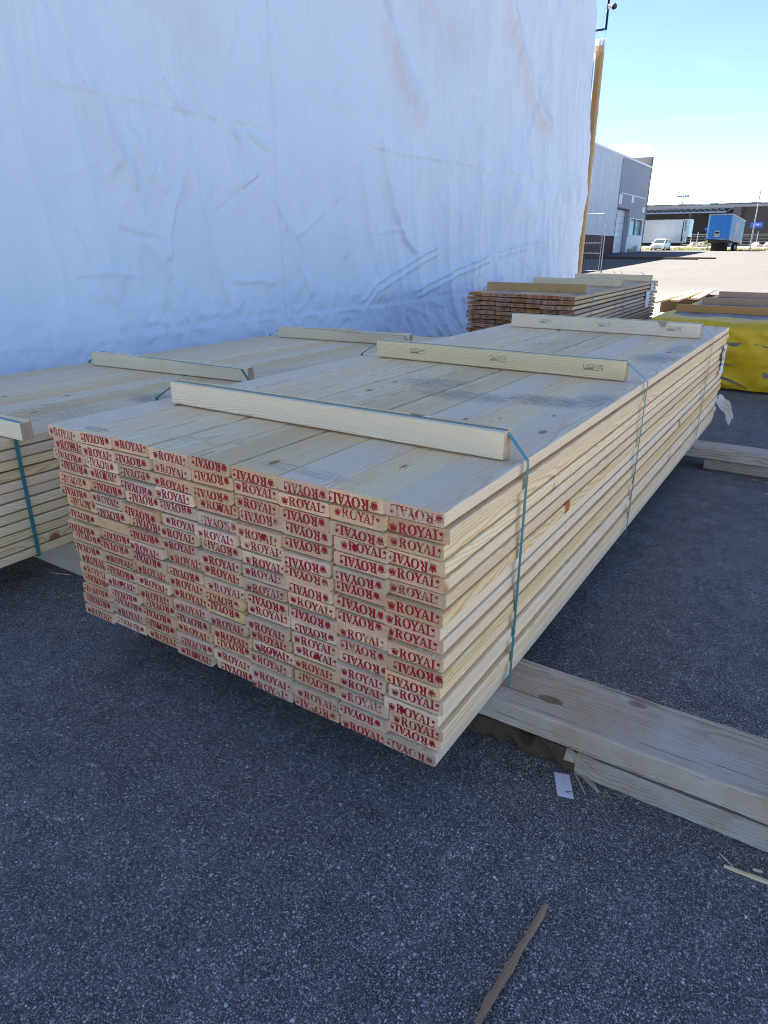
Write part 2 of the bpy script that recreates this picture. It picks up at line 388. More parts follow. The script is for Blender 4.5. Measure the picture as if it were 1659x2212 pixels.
def leafm():
    m, g, b = new_mat('yellow_green_leaf')
    rnd = g.noise(g.n('ShaderNodeNewGeometry').outputs['Position'], 6., 2)
    setb(g, b, g.mix(g.map(rnd, .3, .7), (.20, .26, .035, 1), (.36, .36, .07, 1)), .6)
    return m
M_LEAF = leafm()

# ------------------------------------------------------------------ ground
def sheet(name, x0, x1, y0, y1, z, mat, nx=1, ny=1):
    b = MB().poly([(x0, y0, z), (x1, y0, z), (x1, y1, z), (x0, y1, z)])
    return tag(b.build(name, mat), kind='structure')
def terrain(y): return float(np.interp(y, [-2500, 20, 85, 106, 112, 122, 150, 2500], [0, 0, 1.39, 1.5, 1.6, 2.05, 2.2, 2.2]))
b = MB(); yk = [-2500, -40, 20, 30, 45, 60, 75, 85, 95, 106, 112, 122, 135, 150, 2500]
for y0, y1 in zip(yk[:-1], yk[1:]):
    i = len(b.v)
    if not b.v: b.v += [(-2500, y0, terrain(y0)), (2500, y0, terrain(y0))]; i = 2
    b.v += [(-2500, y1, terrain(y1)), (2500, y1, terrain(y1))]; b.f.append((i-2, i-1, i+1, i)); b.mi.append(0)
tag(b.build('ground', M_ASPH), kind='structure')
def strip(name, x0, x1, ys, dz, mat):
    b = MB()
    for y0, y1 in zip(ys[:-1], ys[1:]): b.poly([(x0, y0, terrain(y0)+dz), (x1, y0, terrain(y0)+dz), (x1, y1, terrain(y1)+dz), (x0, y1, terrain(y1)+dz)])
    return tag(b.build(name, mat), kind='structure')
strip('grass_verge', -60, 60, [107.5, 112, 117], .006, M_VERGE)
strip('gravel_road', -90, 90, [117, 122, 135, 149.5], .012, M_GRAVEL)

# ------------------------------------------------------------------ tarpaulin covered tent building
tent = thing('tarpaulin_storage_building', 'tall white building draped in wrinkled tarpaulin sheeting beside the timber stacks', 'building', (-5.764, 8., 0))
def tarp():
    ys = np.concatenate([np.linspace(1.2, 2.4, 25)[:-1], np.arange(2.4, 12., .021), np.linspace(12., 18.25, 190)])
    zs = np.concatenate([np.arange(0., 4.6, .021), np.arange(4.6, 7.66, .04)])
    Y, Z = np.meshgrid(ys, zs); h = np.zeros_like(Y)
    h += .13*perlin(Y*.28+3, Z*.22, 1)+.05*perlin(Y*.9, Z*.35, 2)
    # long hanging folds, stronger towards the end wall and the eave
    wy = Y+.35*perlin(Y*.5, Z*.45, 3)
    fold = 1-np.abs(perlin(wy*1.5, Z*.16, 4))*2.2
    h += .062*(.4+.6*sstep(7, 13, Y))*fold**3*(fold > 0)
    f2 = 1-np.abs(perlin((Y+.18*Z)*3.1, Z*.3+5, 5))*2.4
    h += .030*np.clip(f2, 0, 1)**3*(.3+.7*sstep(7.5, 10, Y))
    f3 = 1-np.abs(perlin((Y-.12*Z)*5.3+8, Z*.55+5, 15))*2.4
    h += .016*np.clip(f3, 0, 1)**2*(.15+.85*sstep(11.5, 14, Y))
    # crumple below the crossing crease and along the foot
    def ridg(sx, sz, seed, sk=0., w=.25):
        a = perlin((Y+sk*Z)*sx+w*perlin(Y*2, Z*2, seed+50), Z*sz+w*perlin(Y*2+9, Z*2, seed+60), seed)
        return sstep(0., 1., np.clip(1-np.abs(a)*2.6, 0, 1))
    patch = sstep(.1, .42, perlin(Y*.55+1, Z*.6+2, 9)+.28*np.exp(-((Z-2.55)/.45)**2)+.35*np.exp(-((Z-1.15)/.4)**2))
    patch *= sstep(3.4, 4.6, Y)
    h += .020*patch*ridg(2.0, .9, 11, .45, .5)+.014*patch*ridg(3.6, 2.2, 12, -.3, .5)+.005*patch*ridg(7., 4., 13, .2, .5)
    foot = sstep(1.45, .75, Z)
    h += foot*(.016*ridg(2.2, 3.6, 21, .5, .5)+.010*ridg(5., 6., 22, -.4, .5))
    low = sstep(.8, .3, Z)
    h += low*(.02+.035*ridg(3.2, 1.2, 23, .2)+.03*perlin(Y*2.4, Z*3, 24))
    # crossing crease at 2.9 m: upper cloth bellies over the lower
    zc = 2.95+.012*np.clip(Y-7, 0, 12)+.035*perlin(Y*1.1, Y*0, 31)+.018*perlin(Y*5., Y*0, 32)
    amp = (.6+.9*perlin(Y*.7, Y*0+3, 33))*(sstep(3.7, 4.2, Y)*sstep(7.0, 6.4, Y)+sstep(8.3, 8.8, Y))
    amp = np.clip(amp, 0, 1.3)
    h += amp*.024*np.where(Z > zc, np.exp(-(Z-zc)/.25), -.5*np.exp(-(zc-Z)/.12))
    scal = np.clip(1-np.abs(perlin(Y*4.5+.8*Z, Z*1.1, 34))*2.8, 0, 1)**2
    h += amp*.030*scal*sstep(2.15, 2.9, Z)*(Z < zc)
    h += .34*np.clip((.95-Z)/.95, 0, 1)**1.6
    v1 = np.clip(1-np.abs(perlin((Y+.05*Z)*6.5+.5*perlin(Y*1.1, Z*.5, 71), Z*.35, 72))*2.2, 0, 1)**2
    v2 = np.clip(1-np.abs(perlin((Y-.08*Z)*11.+.6*perlin(Y*1.4, Z*.6, 73), Z*.7, 74))*2.2, 0, 1)**2
    vm_ = .45+.55*sstep(-.1, .35, perlin(Y*.6+4, Z*.5, 75))
    h += vm_*(.012*v1+.006*v2)
    # hem
    zh = .90+.03*perlin(Y*.6, Y*0, 36)
    h += np.where(Z < zh, .014, 0.)+.010*np.exp(-((Z-zh)/.02)**2)
    def seg(pl):
        best = np.full_like(Y, 9.); 
        for (a, b), (c, d) in zip(pl[:-1], pl[1:]):
            L2 = (c-a)**2+(d-b)**2+1e-9; t = np.clip(((Y-a)*(c-a)+(Z-b)*(d-b))/L2, 0, 1)
            yy, zz = a+t*(c-a), b+t*(d-b); best = np.minimum(best, np.hypot(Y-yy, Z-zz))
        return best
    S = [([(3.98, 3.54), (4.15, 3.17), (4.28, 2.94)], 0.02, -0.012),
         ([(4.28, 2.94), (4.4, 2.66), (4.53, 2.4), (4.64, 1.99), (4.85, 1.64)], 0.09, 0.03),
         ([(6.67, 5.17), (6.62, 4.17), (6.6, 3.78), (6.64, 3.08), (6.6, 2.27), (6.66, 1.63), (6.67, 0.89)], 0.013, -0.024),
         ([(5.48, 3.9), (5.5, 3.26), (5.52, 2.86), (5.49, 2.39)], 0.015, -0.01),
         ([(6.17, 4.06), (6.13, 3.8), (6.03, 3.58)], 0.025, -0.022),
         ([(6.8, 4.21), (6.72, 3.98), (6.58, 3.76), (6.45, 3.5)], 0.022, 0.016),
         ([(6.31, 3.45), (6.15, 3.23), (6.06, 3.07)], 0.02, 0.012),
         ([(5.07, 3.17), (5.19, 3.03), (5.3, 2.95)], 0.03, 0.03),
         ([(5.94, 2.87), (6.13, 2.71), (6.26, 2.47), (6.06, 2.36)], 0.03, 0.028),
         ([(6.18, 2.88), (6.45, 2.76)], 0.03, 0.03),
         ([(5.29, 2.5), (5.12, 2.19), (4.98, 1.88), (4.94, 1.62)], 0.03, 0.024),
         ([(5.4, 2.13), (5.49, 1.77), (5.63, 1.43), (5.8, 1.07)], 0.045, 0.034),
         ([(4.43, 2.55), (4.52, 2.37), (4.59, 2.24)], 0.03, 0.02),
         ([(4.68, 2.66), (4.79, 2.39), (4.94, 2.25)], 0.04, 0.026),
         ([(6.48, 2.37), (6.63, 2.12), (6.82, 1.92), (6.95, 1.56), (7.16, 1.17)], 0.04, 0.026),
         ([(3.88, 1.47), (4.27, 1.49), (4.51, 1.44)], 0.02, 0.012),
         ([(4.49, 2.15), (4.69, 1.75), (4.89, 1.45)], 0.05, 0.024),
         ([(7.72, 5.67), (8.69, 4.67), (9.03, 4.32), (9.39, 3.97), (9.78, 3.75), (9.84, 3.58)], 0.16, 0.075),
         ([(11.73, 6.42), (11.83, 5.42), (11.94, 4.36), (11.93, 3.19), (12.13, 1.25)], 0.03, 0.035),
         ([(11.49, 6.53), (12.85, 5.53), (13.46, 5.08), (14.15, 4.61), (14.89, 4.18), (15.37, 4.1)], 0.14, 0.07),
         ([(15.28, 6.09), (15.0, 5.05), (14.47, 4.13), (14.0, 3.39), (13.42, 2.31)], 0.09, 0.06),
         ([(8.79, 3.03), (8.94, 2.71), (9.15, 2.28), (9.44, 1.89), (9.8, 1.67)], 0.05, 0.045),
         ([(7.78, 5.44), (7.73, 4.44), (7.67, 3.22), (7.68, 2.33)], 0.06, 0.035),
         ([(7.9, 5.48), (7.89, 4.48), (7.87, 3.02), (7.89, 1.62)], 0.035, 0.026),
         ([(8.26, 2.72), (8.44, 2.0), (8.68, 1.35)], 0.05, 0.035),
         ([(8.27, 1.01), (8.58, 1.24), (9.33, 1.41), (9.93, 1.58), (10.57, 1.73)], 0.03, 0.035),
         ([(8.32, 0.91), (8.63, 1.14), (9.38, 1.31), (9.98, 1.48), (10.62, 1.63)], 0.03, 0.026250000000000002),
         ([(9.82, 1.08), (10.74, 1.26), (11.69, 1.46), (12.52, 1.59)], 0.035, 0.04),
         ([(9.87, 0.98), (10.79, 1.16), (11.74, 1.36), (12.57, 1.49)], 0.035, 0.03),
         ([(12.96, 1.66), (13.92, 1.77), (15.23, 1.86)], 0.03, 0.03),
         ([(13.01, 1.56), (13.97, 1.67), (15.28, 1.76)], 0.03, 0.0225),
         ([(9.92, 4.5), (10.09, 3.28)], 0.06, 0.03),
         ([(15.71, 7.25), (15.94, 6.25), (16.24, 4.92), (16.63, 3.24), (16.73, 1.57)], 0.1, 0.06)]
    for pl, w, a in S:
        dd = seg(pl); h += 1.05*a*np.exp(-(dd/(w*1.1))**2)
    rs = np.random.RandomState(5)
    for k in range(46):
        y0 = rs.uniform(3.2, 16.5); z0 = rs.choice([rs.uniform(.9, 1.7), rs.uniform(1.6, 2.8), rs.uniform(3., 5.)]); a = rs.uniform(-1.2, 1.2)+rs.choice([0, 1.4]); L = rs.uniform(.15, .5)
        pl = [(y0+t*L*math.cos(a)+rs.uniform(-.03, .03), z0+t*L*math.sin(a)+rs.uniform(-.03, .03)) for t in (-1, -.3, .3, 1)]
        dd = seg(pl); h += rs.uniform(.006, .020)*rs.choice([1, 1, -1])*np.exp(-(dd/rs.uniform(.015, .045))**2)
    # stains where rain ran down the folds
    st = np.zeros_like(Y)
    for pl, w in (([(8.7, 5.4), (9.0, 4.3), (9.35, 3.95), (9.8, 3.6)], .22), ([(9.9, 4.9), (10.6, 4.6), (11.3, 4.8)], .42), ([(12.9, 5.3), (13.5, 4.85), (14.2, 4.3), (14.8, 4.0)], .28), ([(15., 4.4), (15.5, 4.0)], .3), ([(4.3, 2.8), (4.6, 2.3)], .2), ([(5.0, 4.5), (5.4, 3.7)], .5)):
        st = np.maximum(st, np.exp(-(seg(pl)/w)**2)*(.5 if pl[0][0] < 6 else 1.))
    st = np.maximum(st, .3*sstep(.2, 0., Z))
    # end of the cloth: drawn in towards the top and wrapped round the corner
    yedge = np.interp(zs, [0, 1.1, 3.1, 6.1, 6.6, 6.9, 7.5, 8.3], [18.28, 18.24, 18.1, 17.72, 17.62, 17.45, 16.9, 16.0])+.03*np.sin(zs*2.3)
    Yw = np.where(Y > 12, 12+(Y-12)*((yedge[:, None]-12)/(18.25-12)), Y)
    wrap = sstep(.30, 0., yedge[:, None]-Yw)
    X = -5.764+h-.22*wrap**2
    X -= sstep(7.0, 7.6, Z)*.25
    nz, ny = Y.shape
    co = np.stack([X+5.764, Yw-8., Z], -1).reshape(-1, 3)
    i = np.arange((nz-1)*(ny-1)); r, c = i//(ny-1), i % (ny-1); a = r*ny+c
    fs = np.stack([a, a+1, a+ny+1, a+ny], -1)
    me = bpy.data.meshes.new('tarpaulin'); me.vertices.add(len(co)); me.vertices.foreach_set('co', co.ravel())
    me.loops.add(fs.size); me.loops.foreach_set('vertex_index', fs.ravel()); me.polygons.add(len(fs)); me.polygons.foreach_set('loop_start', np.arange(len(fs))*4)
    me.polygons.foreach_set('use_smooth', np.ones(len(fs), bool))
    at = me.attributes.new('stain', 'FLOAT', 'POINT'); at.data.foreach_set('value', st.ravel())
    me.materials.append(M_TARP); me.update(calc_edges=True); me.validate()
    return obj('tarpaulin', me, tent)
tarp()
TX, TY = 5.764, -8.     # tent-local offsets
def tl(b, name, mat, **k): return b.build(name, mat, tent, (TX, TY, 0), **k)
xr, xw = -13., -20.
tl(MB().prism([(-5.95, 1.2, 7.62), (xr, 1.2, 9.0), (xw, 1.2, 7.6), (xw, 1.2, 7.5), (xr, 1.2, 8.9), (-5.95, 1.2, 7.52)], (0, 16.98, 0)), 'roof', M_TARP)  # unseen roof, eave height set so its shadow covers the stacks
tl(MB().box(xw, xw+.05, 1.2, 18.18, 0, 7.5), 'back_wall', M_TARP)  # unseen wall, closes the tent so no light leaks through
tl(MB().prism([(xw, 1.2, 0), (-5.8, 1.2, 0), (-5.97, 1.2, 7.5), (xr, 1.2, 8.89), (xw, 1.2, 7.5)], (0, .05, 0)), 'end_wall', M_TARP)  # unseen near end, placed so sun reaches the ground behind the camera
b = MB(); n = 100
for k in range(n):      # ribbed sheet on the far end wall
    x0, x1 = -5.92-(k*.14), -5.92-((k+1)*.14)
    xs = [x0, x0-.035, x0-.05, x0-.12, x1]; yy = [18.30, 18.30, 18.335, 18.335, 18.30]
    for q in range(4): b.poly([(xs[q], yy[q], 0), (xs[q+1], yy[q+1], 0), (xs[q+1], yy[q+1], 6.0), (xs[q], yy[q], 6.0)])
tl(b, 'end_sheet', M_POLY)
tl(MB().prism([(-5.905, 18.32, 0), (-5.79, 18.32, 0), (-5.755, 18.35, 0), (-5.755, 18.46, 0), (-5.905, 18.46, 0)], (0, 0, 5.995)), 'corner_post', M_POST)
tl(MB().box(-20, -5.76, 18.325, 18.455, 5.997, 6.118), 'top_beam', M_POST)
tl(MB().prism([(xw, 18.19, 0), (-5.93, 18.19, 0), (-5.93, 18.19, 6.2), (-6.1, 18.19, 7.5), (xr, 18.19, 8.89), (xw, 18.19, 7.5)], (0, .05, 0)), 'end_sun_stop', M_TARP)  # unseen closure added to keep sun off the back of the cloth
b = MB()
for k in range(16):
    x0 = -5.735-k*.072
    for (xa, xb, ya, yb) in ((x0, x0-.02, 18.36, 18.39), (x0-.02, x0-.046, 18.39, 18.39), (x0-.046, x0-.066, 18.39, 18.36), (x0-.066, x0-.072, 18.36, 18.36)):
        b.poly([(xa, ya, 6.12), (xb, yb, 6.12), (xb, yb, 6.265), (xa, ya, 6.265)])
tl(b, 'corrugated_fringe', M_POLY)
# security camera on its bracket
cctv = thing('security_camera', 'white dome security camera on a black angled steel bracket above the tarpaulin building', 'camera', (-5.765, 18.4, 6.445))
b = MB().box(-.42, .03, -.02, .02, -.018, .018).box(-.010, .030, -.021, .021, .019, .80); b.build('bracket', M_BLACK, cctv)
b = MB().tube([(.03, -.01, .43), (.075, -.02, .42), (.10, -.03, .415)], [.05, .05, .045], 14); b.build('mount', M_WHITEP, cctv, smooth=False)
def sphere(b, c, r, nu=20, nv=12, sc=(1, 1, 1), mi=0):
    i0 = len(b.v)
    for i in range(nv+1):
        t = math.pi*i/nv
        for j in range(nu):
            a = 2*math.pi*j/nu; b.v.append((c[0]+r*sc[0]*math.sin(t)*math.cos(a), c[1]+r*sc[1]*math.sin(t)*math.sin(a), c[2]+r*sc[2]*math.cos(t)))
    for i in range(nv):
        for j in range(nu):
            b.f.append((i0+i*nu+j, i0+(i+1)*nu+j, i0+(i+1)*nu+(j+1) % nu, i0+i*nu+(j+1) % nu)); b.mi.append(mi)
    return b
sphere(MB(), (.155, -.045, .405), .066).build('dome', M_WHITEP, cctv, smooth=True)
dv = Vector((.55, -.75, -.36)).normalized(); c0 = Vector((.155, -.045, .405))
MB().tube([c0+dv*.02, c0+dv*.058, c0+dv*.0685], [.062, .050, .020], 20).build('lens_window', M_LENS, cctv)
b = MB().tube([(.02, 0, .62), (-.05, -.02, .5), (-.075, -.01, .25), (-.09, 0, .02), (-.1, -.01, -.2)], .0045, 6)
b.tube([(.07, -.02, .42), (-.02, -.02, .33), (-.055, -.02, .2), (-.03, -.03, .03), (.01, -.035, -.06), (.02, -.03, -.15), (-.005, -.0, -.25), (.0, .03, -.5), (.015, .02, -.7), (-.01, .02, -1.)], .0045, 6)
tag(b.build('camera_cable', M_CABLE, None, (-5.765, 18.4, 6.445)), 'thin pale cables looping down from the security camera bracket', 'cable')
b = MB().tube([(-5.745, 18.43, 4.85), (-5.715, 18.44, 4.6), (-5.73, 18.43, 4.35), (-5.745, 18.47, 3.2)], .004, 6)
tag(b.build('loose_cable', M_CABLE), 'thin pale cable loop hanging on the wooden corner post', 'cable')

# ------------------------------------------------------------------ stamps
def glyphs():
    P = []
    def q(*pts): P.append(list(pts))
    def bar(x0, x1, z0, z1): q((x0, z0), (x1, z0), (x1, z1), (x0, z1))
    def ring(cx, cz, rx, rz, ix, iz, a0, a1, n):
        for k in range(n):
            a, b_ = R(a0+(a1-a0)*k/n), R(a0+(a1-a0)*(k+1)/n)
            q((cx+ix*math.cos(a), cz+iz*math.sin(a)), (cx+rx*math.cos(a), cz+rz*math.sin(a)), (cx+rx*math.cos(b_), cz+rz*math.sin(b_)), (cx+ix*math.cos(b_), cz+iz*math.sin(b_)))
    # crown
    bar(.22, .66, .02, .09)
    q((.16, .16), (.74, .16), (.70, .30), (.22, .30))
    for cx, w, top, sl in ((.10, .12, .70, -.10), (.30, .12, .74, -.04), (.46, .12, .82, 0), (.62, .12, .74, .04), (.82, .12, .70, .10)):
        q((.40+(cx-.46)*.55-w/2, .28), (.52+(cx-.46)*.55, .28), (cx+.02, top))
        q((cx-.06, top-.05), (cx, top-.11), (cx+.06, top-.05), (cx, top+.05))
    ox = .96     # R
    bar(ox+.10, ox+.29, .07, .93); bar(ox, ox+.38, 0, .07); bar(ox, ox+.46, .93, 1.)
    ring(ox+.40, .74, .32, .26, .13, .19, -90, 90, 8); bar(ox+.29, ox+.40, .48, .55)
    q((ox+.36, .50), (ox+.56, .06), (ox+.80, .06), (ox+.58, .50)); bar(ox+.54, ox+.92, 0, .06)
    ox = 1.90    # O
    ring(ox+.44, .5, .44, .52, .23, .45, 0, 360, 20)
    ox = 2.72    # Y
    q((ox+.08, .93), (ox+.36, .44), (ox+.56, .44), (ox+.32, .93)); q((ox+.70, .93), (ox+.44, .46), (ox+.54, .44), (ox+.80, .93))
    bar(ox+.36, ox+.55, .07, .44); bar(ox+.24, ox+.68, 0, .07); bar(ox-.02, ox+.40, .93, 1.); bar(ox+.60, ox+.94, .93, 1.)
    ox = 3.48    # A
    q((ox+.10, .07), (ox+.18, .07), (ox+.46, .98), (ox+.40, .98)); q((ox+.58, .07), (ox+.80, .07), (ox+.50, 1.), (ox+.40, .98))
    bar(ox+.24, ox+.64, .30, .37); bar(ox, ox+.30, 0, .07); bar(ox+.48, ox+.92, 0, .07)
    ox = 4.36    # L
    bar(ox+.12, ox+.31, .07, .93); bar(ox, ox+.44, .93, 1.); bar(ox, ox+.86, 0, .07); q((ox+.80, .07), (ox+.86, .07), (ox+.88, .34), (ox+.83, .34))
    sx, sz = 5.13, .66
    pts = []
    for k in range(10):
        r_ = .27 if k % 2 == 0 else .11; a = R(90+36*k); pts.append((sx+r_*math.cos(a), sz+r_*math.sin(a)))
    for k in range(0, 10, 2): q((sx, sz), pts[k-1], pts[k], pts[k+1])
    return P
GL = glyphs()
def stamp_mesh(w=.172, h=.031, name='stamp', jit=0.):
    b = MB(); rr = random.Random(int(jit*1000)+3)
    for i, pl in enumerate(GL):
        y = -.0006-.00006*(i % 9)
        for q in (0, 1): b.poly([((x/5.4-.5)*w+(q-.5)*.0006+rr.uniform(-jit, jit), y-.0006*q, (z-.5)*h+(q-.5)*.0004+rr.uniform(-jit, jit)) for x, z in pl])
    return b.mesh(name, M_INK)
STAMPS = [stamp_mesh(jit=j) for j in (.0001, .0004, .0006, .0003)]
def smudge_mesh():
    b = MB(); pts = []
    for k in range(14):
        a = 2*math.pi*k/14; r_ = 1+random.uniform(-.35, .35); pts.append((.014*r_*math.cos(a), -.0014, .012*r_*math.sin(a)))
    b.poly(pts); return b.mesh('ink_smear', M_SMUDGE)
SMUDGE = smudge_mesh()

# ------------------------------------------------------------------ board bundles
def board_mesh(w, t, L, mats, r=.006, n=2):
    b = MB(); pr = rrect(w, t, r, n)
    b.prism([(x, 0, z) for x, z in pr][::-1], (0, L, 0), 0, 1, 1)
    return b.mesh('board', mats, False)
def ribbon(path, width, y, thick=.0012):
    """closed strap loop in the XZ plane; path points (x, z), width along Y"""
    b = MB(); n = len(path)
    for (xa, za), (xb, zb) in zip(path, path[1:]+path[:1]):
        d = Vector((xb-xa, 0, zb-za)); nrm = Vector((d.z, 0, -d.x)).normalized()*thick
        A, B = Vector((xa, y, za)), Vector((xb, y, zb)); w = Vector((0, width/2, 0))
        b.faces([A-w, A+w, B+w, B-w, A-w+nrm, A+w+nrm, B+w+nrm, B-w+nrm], [(0, 1, 2, 3), (7, 6, 5, 4), (0, 3, 7, 4), (1, 5, 6, 2)])
    return b
def batten(parent, x0, x1, y, zb, h, t=.044, lath=True, mats=None, stamps=False, rz=0.):
    mats = mats or [M_BATTEN, M_BATTEND]
    L = x1-x0
    b = MB(); pr = rrect(t, h, .003, 1)
    b.prism([(x, 0, z) for x, z in pr][::-1], (0, L, 0), 0, 1, 1)
    o = obj('batten', b.mesh('batten', mats), parent, (x0, y+t/2, zb+h/2), (0, 0, R(-90)+rz))
    if lath:
        b2 = MB(); b2.prism([(x, 0, z) for x, z in rrect(.012, h+.005, .002, 1)][::-1], (0, L-.01, 0), 0, 1, 1)
        obj('batten_lath', b2.mesh('batten_lath', mats), parent, (x0+.012, y+t+.0072, zb+h/2+.0025), (0, 0, R(-90)+rz))
    if stamps:
        for s in stamps:
            g_ = MB(); W, H_ = .105, .030; k = 0.0016; e = -.0007
            for (xa, xb, za, zb_) in ((-W/2, W/2, -H_/2, -H_/2+k), (-W/2, W/2, H_/2-k, H_/2), (-W/2, -W/2+k, -H_/2+k, H_/2-k), (W/2-k, W/2, -H_/2+k, H_/2-k), (-.004, -.004+k, -.001, H_/2-k), (-W/2+k, W/2-k, -.002, -.0005)):
                g_.poly([(xa, e, za), (xb, e, za), (xb, e, zb_), (xa, e, zb_)])
            rr = random.Random(4)
            for q in range(13):
                xa = -W/2+.006+q*.0042; g_.poly([(xa, e-.0001, -.012), (xa+.0026, e-.0001, -.012), (xa+.0026, e-.0001, -.005+rr.uniform(-.002, .001)), (xa, e-.0001, -.005)])
            for q in range(4):
                xa = .004+q*.011; g_.poly([(xa, e-.0001, .003), (xa+.003, e-.0001, .003), (xa+.0085, e-.0001, .010), (xa+.0055, e-.0001, .010)])
            g_.poly([(-.030, e-.0001, .003), (-.026, e-.0001, .003), (-.026, e-.0001, .010), (-.030, e-.0001, .010)]); g_.poly([(-.024, e-.0001, .003), (-.016, e-.0001, .003), (-.016, e-.0001, .006), (-.024, e-.0001, .006)])
            # batten local: +Y along its length, -X is... front face normal
            gm = g_.mesh('grade_stamp', M_INKB)
            obj('grade_stamp', gm, o, (t/2, s-x0, .006), (0, 0, R(90)))
    return o

def bundle(name, label, cat, X0, ncol, pitch, w, yf, L, zb, nrow, zp, t, mats, orient=None, jy=.014, jx=.004, skew=None, group=None, far_jit=.03, seed=1, bw=None, stamp_style='royal'):
    rr = random.Random(seed)
    root = thing(name, label, cat, (X0+ncol*pitch/2, yf, zb), group=group)
    mes = [board_mesh(w, t, L+d, mats) for d in (-far_jit, 0, far_jit*.6, far_jit)]
    grid = {}
    for r in range(nrow):
        rowoff = rr.uniform(-.004, .004)
        pair = rr.uniform(-.006, .006)
        for c in range(ncol):
            x = -ncol*pitch/2+(c+.5)*pitch+rr.uniform(-jx, jx)*.5+rowoff*.6
            if c == ncol-1: x = ncol*pitch/2-w/2+rr.uniform(-jx*1.6, 0)
            if c == 0: x = -ncol*pitch/2+w/2+rr.uniform(0, jx)
            z = (nrow-1-r+.5)*zp
            y = rr.uniform(-jy, jy)+rowoff
            if r == 0: y = rr.uniform(-.004, .004)-.006
            if skew: y += skew(c, r)
            o = obj('board', mes[rr.randrange(4)], root, (x, y, z-(zp-t)*.5*rr.random()), (0, 0, rr.uniform(-.0009, .0009) if r else 0)); grid[(r, c)] = o
            if stamp_style == 'royal' and orient is not None:
                s = orient[c][r] if r < len(orient[c]) else 'R'
                if s == '-': continue
                st = obj('stamp', STAMPS[rr.randrange(4)], o, (rr.uniform(-.012, .012), 0, rr.uniform(-.007, .007)), (0, R(180)+rr.uniform(-.05, .05) if s.upper() == 'U' else rr.uniform(-.05, .05), 0)); st.scale = (rr.uniform(.95, 1.05), 1, rr.uniform(.92, 1.06))
                if s in 'ur': obj('ink_smear', SMUDGE, o, (rr.uniform(-.03, .03), 0, rr.uniform(-.004, .004)), (0, rr.uniform(0, 6), 0))
            elif stamp_style == 'plus' and r < 12:
                g_ = plus_stamp[rr.randrange(3)]
                obj('stamp', g_, o, (rr.uniform(-.008, .008), 0, 0))
    return root, grid
def mk_plus(seed):
    rr = random.Random(seed); b = MB(); e = -.0007
    for sx in (-.075, .075):
        b.poly([(sx-.010, e, -.002), (sx+.010, e, -.002), (sx+.010, e, .002), (sx-.010, e, .002)]); b.poly([(sx-.002, e-.0001, -.009), (sx+.002, e-.0001, -.009), (sx+.002, e-.0001, .009), (sx-.002, e-.0001, .009)])
    for k in range(4):
        x = -.033+k*.019
        b.poly([(x, e, -.012), (x+.005, e, -.012), (x+.005, e, .012), (x, e, .012)])
        b.poly([(x+.005, e-.0001, rr.choice([-.012, .0, .008])), (x+.013, e-.0001, rr.choice([-.012, .0, .008])), (x+.013, e-.0001, .012), (x+.005, e-.0001, .010)])
    return b.mesh('stamp', M_INKBR)
plus_stamp = [mk_plus(k) for k in range(3)]

ORI = ['RrUUUUUUUUURRUUUR', 'URUrURU-UURUrUURU', 'RUUUUUUURURRRUUuR', 'RRRRURRRRURRRURUr', 'UUUrURURRRUURRURU',
       'URRUrRRRRURRRRRRR', 'URUUUUUURUURrRURU', 'URUrUUUUURUURRRUR', 'URRURRRRRRUURrRUU']
ZT = 1.062; ZB = .191
BM = [M_WOOD, M_END]
front, fgrid = bundle('timber_bundle', 'strapped bundle of fresh pine boards with red stamps on every board end', 'timber', -2.54, 9, .2, .1935, 1.475, 5.38, ZB, 17, (ZT-ZB)/17, .0440, BM, ORI, skew=lambda c, r: .0012*r, seed=3, jy=.012, jx=.014)
fo = front.location
obj('stamp', STAMPS[1], fgrid[(13, 5)], (.006, 0, -.008))            # the double print
# knots, a sawn-off corner etc are carried by the wood material
def F(o, p): return tuple(Vector(p)-o.location)
def strap_loop(root, y, xl, xr, bx0, bx1, bz, zt, zb, w=.021):
    o = root.location
    p = [(bx0+.004, bz), (bx1-.004, bz), (bx1+.003, bz-.012), (xr+.0025, zt+.0025), (xr+.0035, zt-.012), (xr+.0035, zb+.01), (xr, zb-.0015), (xl, zb-.0015), (xl-.003, zb+.01), (xl-.003, zt-.01), (xl-.002, zt+.002), (bx0-.003, bz-.012)]
    # slight lean of the strap along its fall
    b = ribbon([(x-o.x, z-o.z) for x, z in p], w, y-o.y)
    return b.build('strap', M_STRAP, root)
for (x0, x1, y, hh, st) in ((-2.395, -.812, 1.978, .093, None), (-2.40, -.850, 3.641, .099, [-2.10, -1.57, -1.02]), (-2.39, -.833, 5.803, .106, [-2.08, -1.57, -1.03])):
    batten(front, *[v-fo.x for v in (x0, x1)], y-fo.y, ZT-fo.z+.001, hh, stamps=[s-fo.x for s in st] if st else False)
    strap_loop(front, y+.035, -2.54, -.74, x0, x1, ZT+.001+hh+.0008, ZT, ZB)
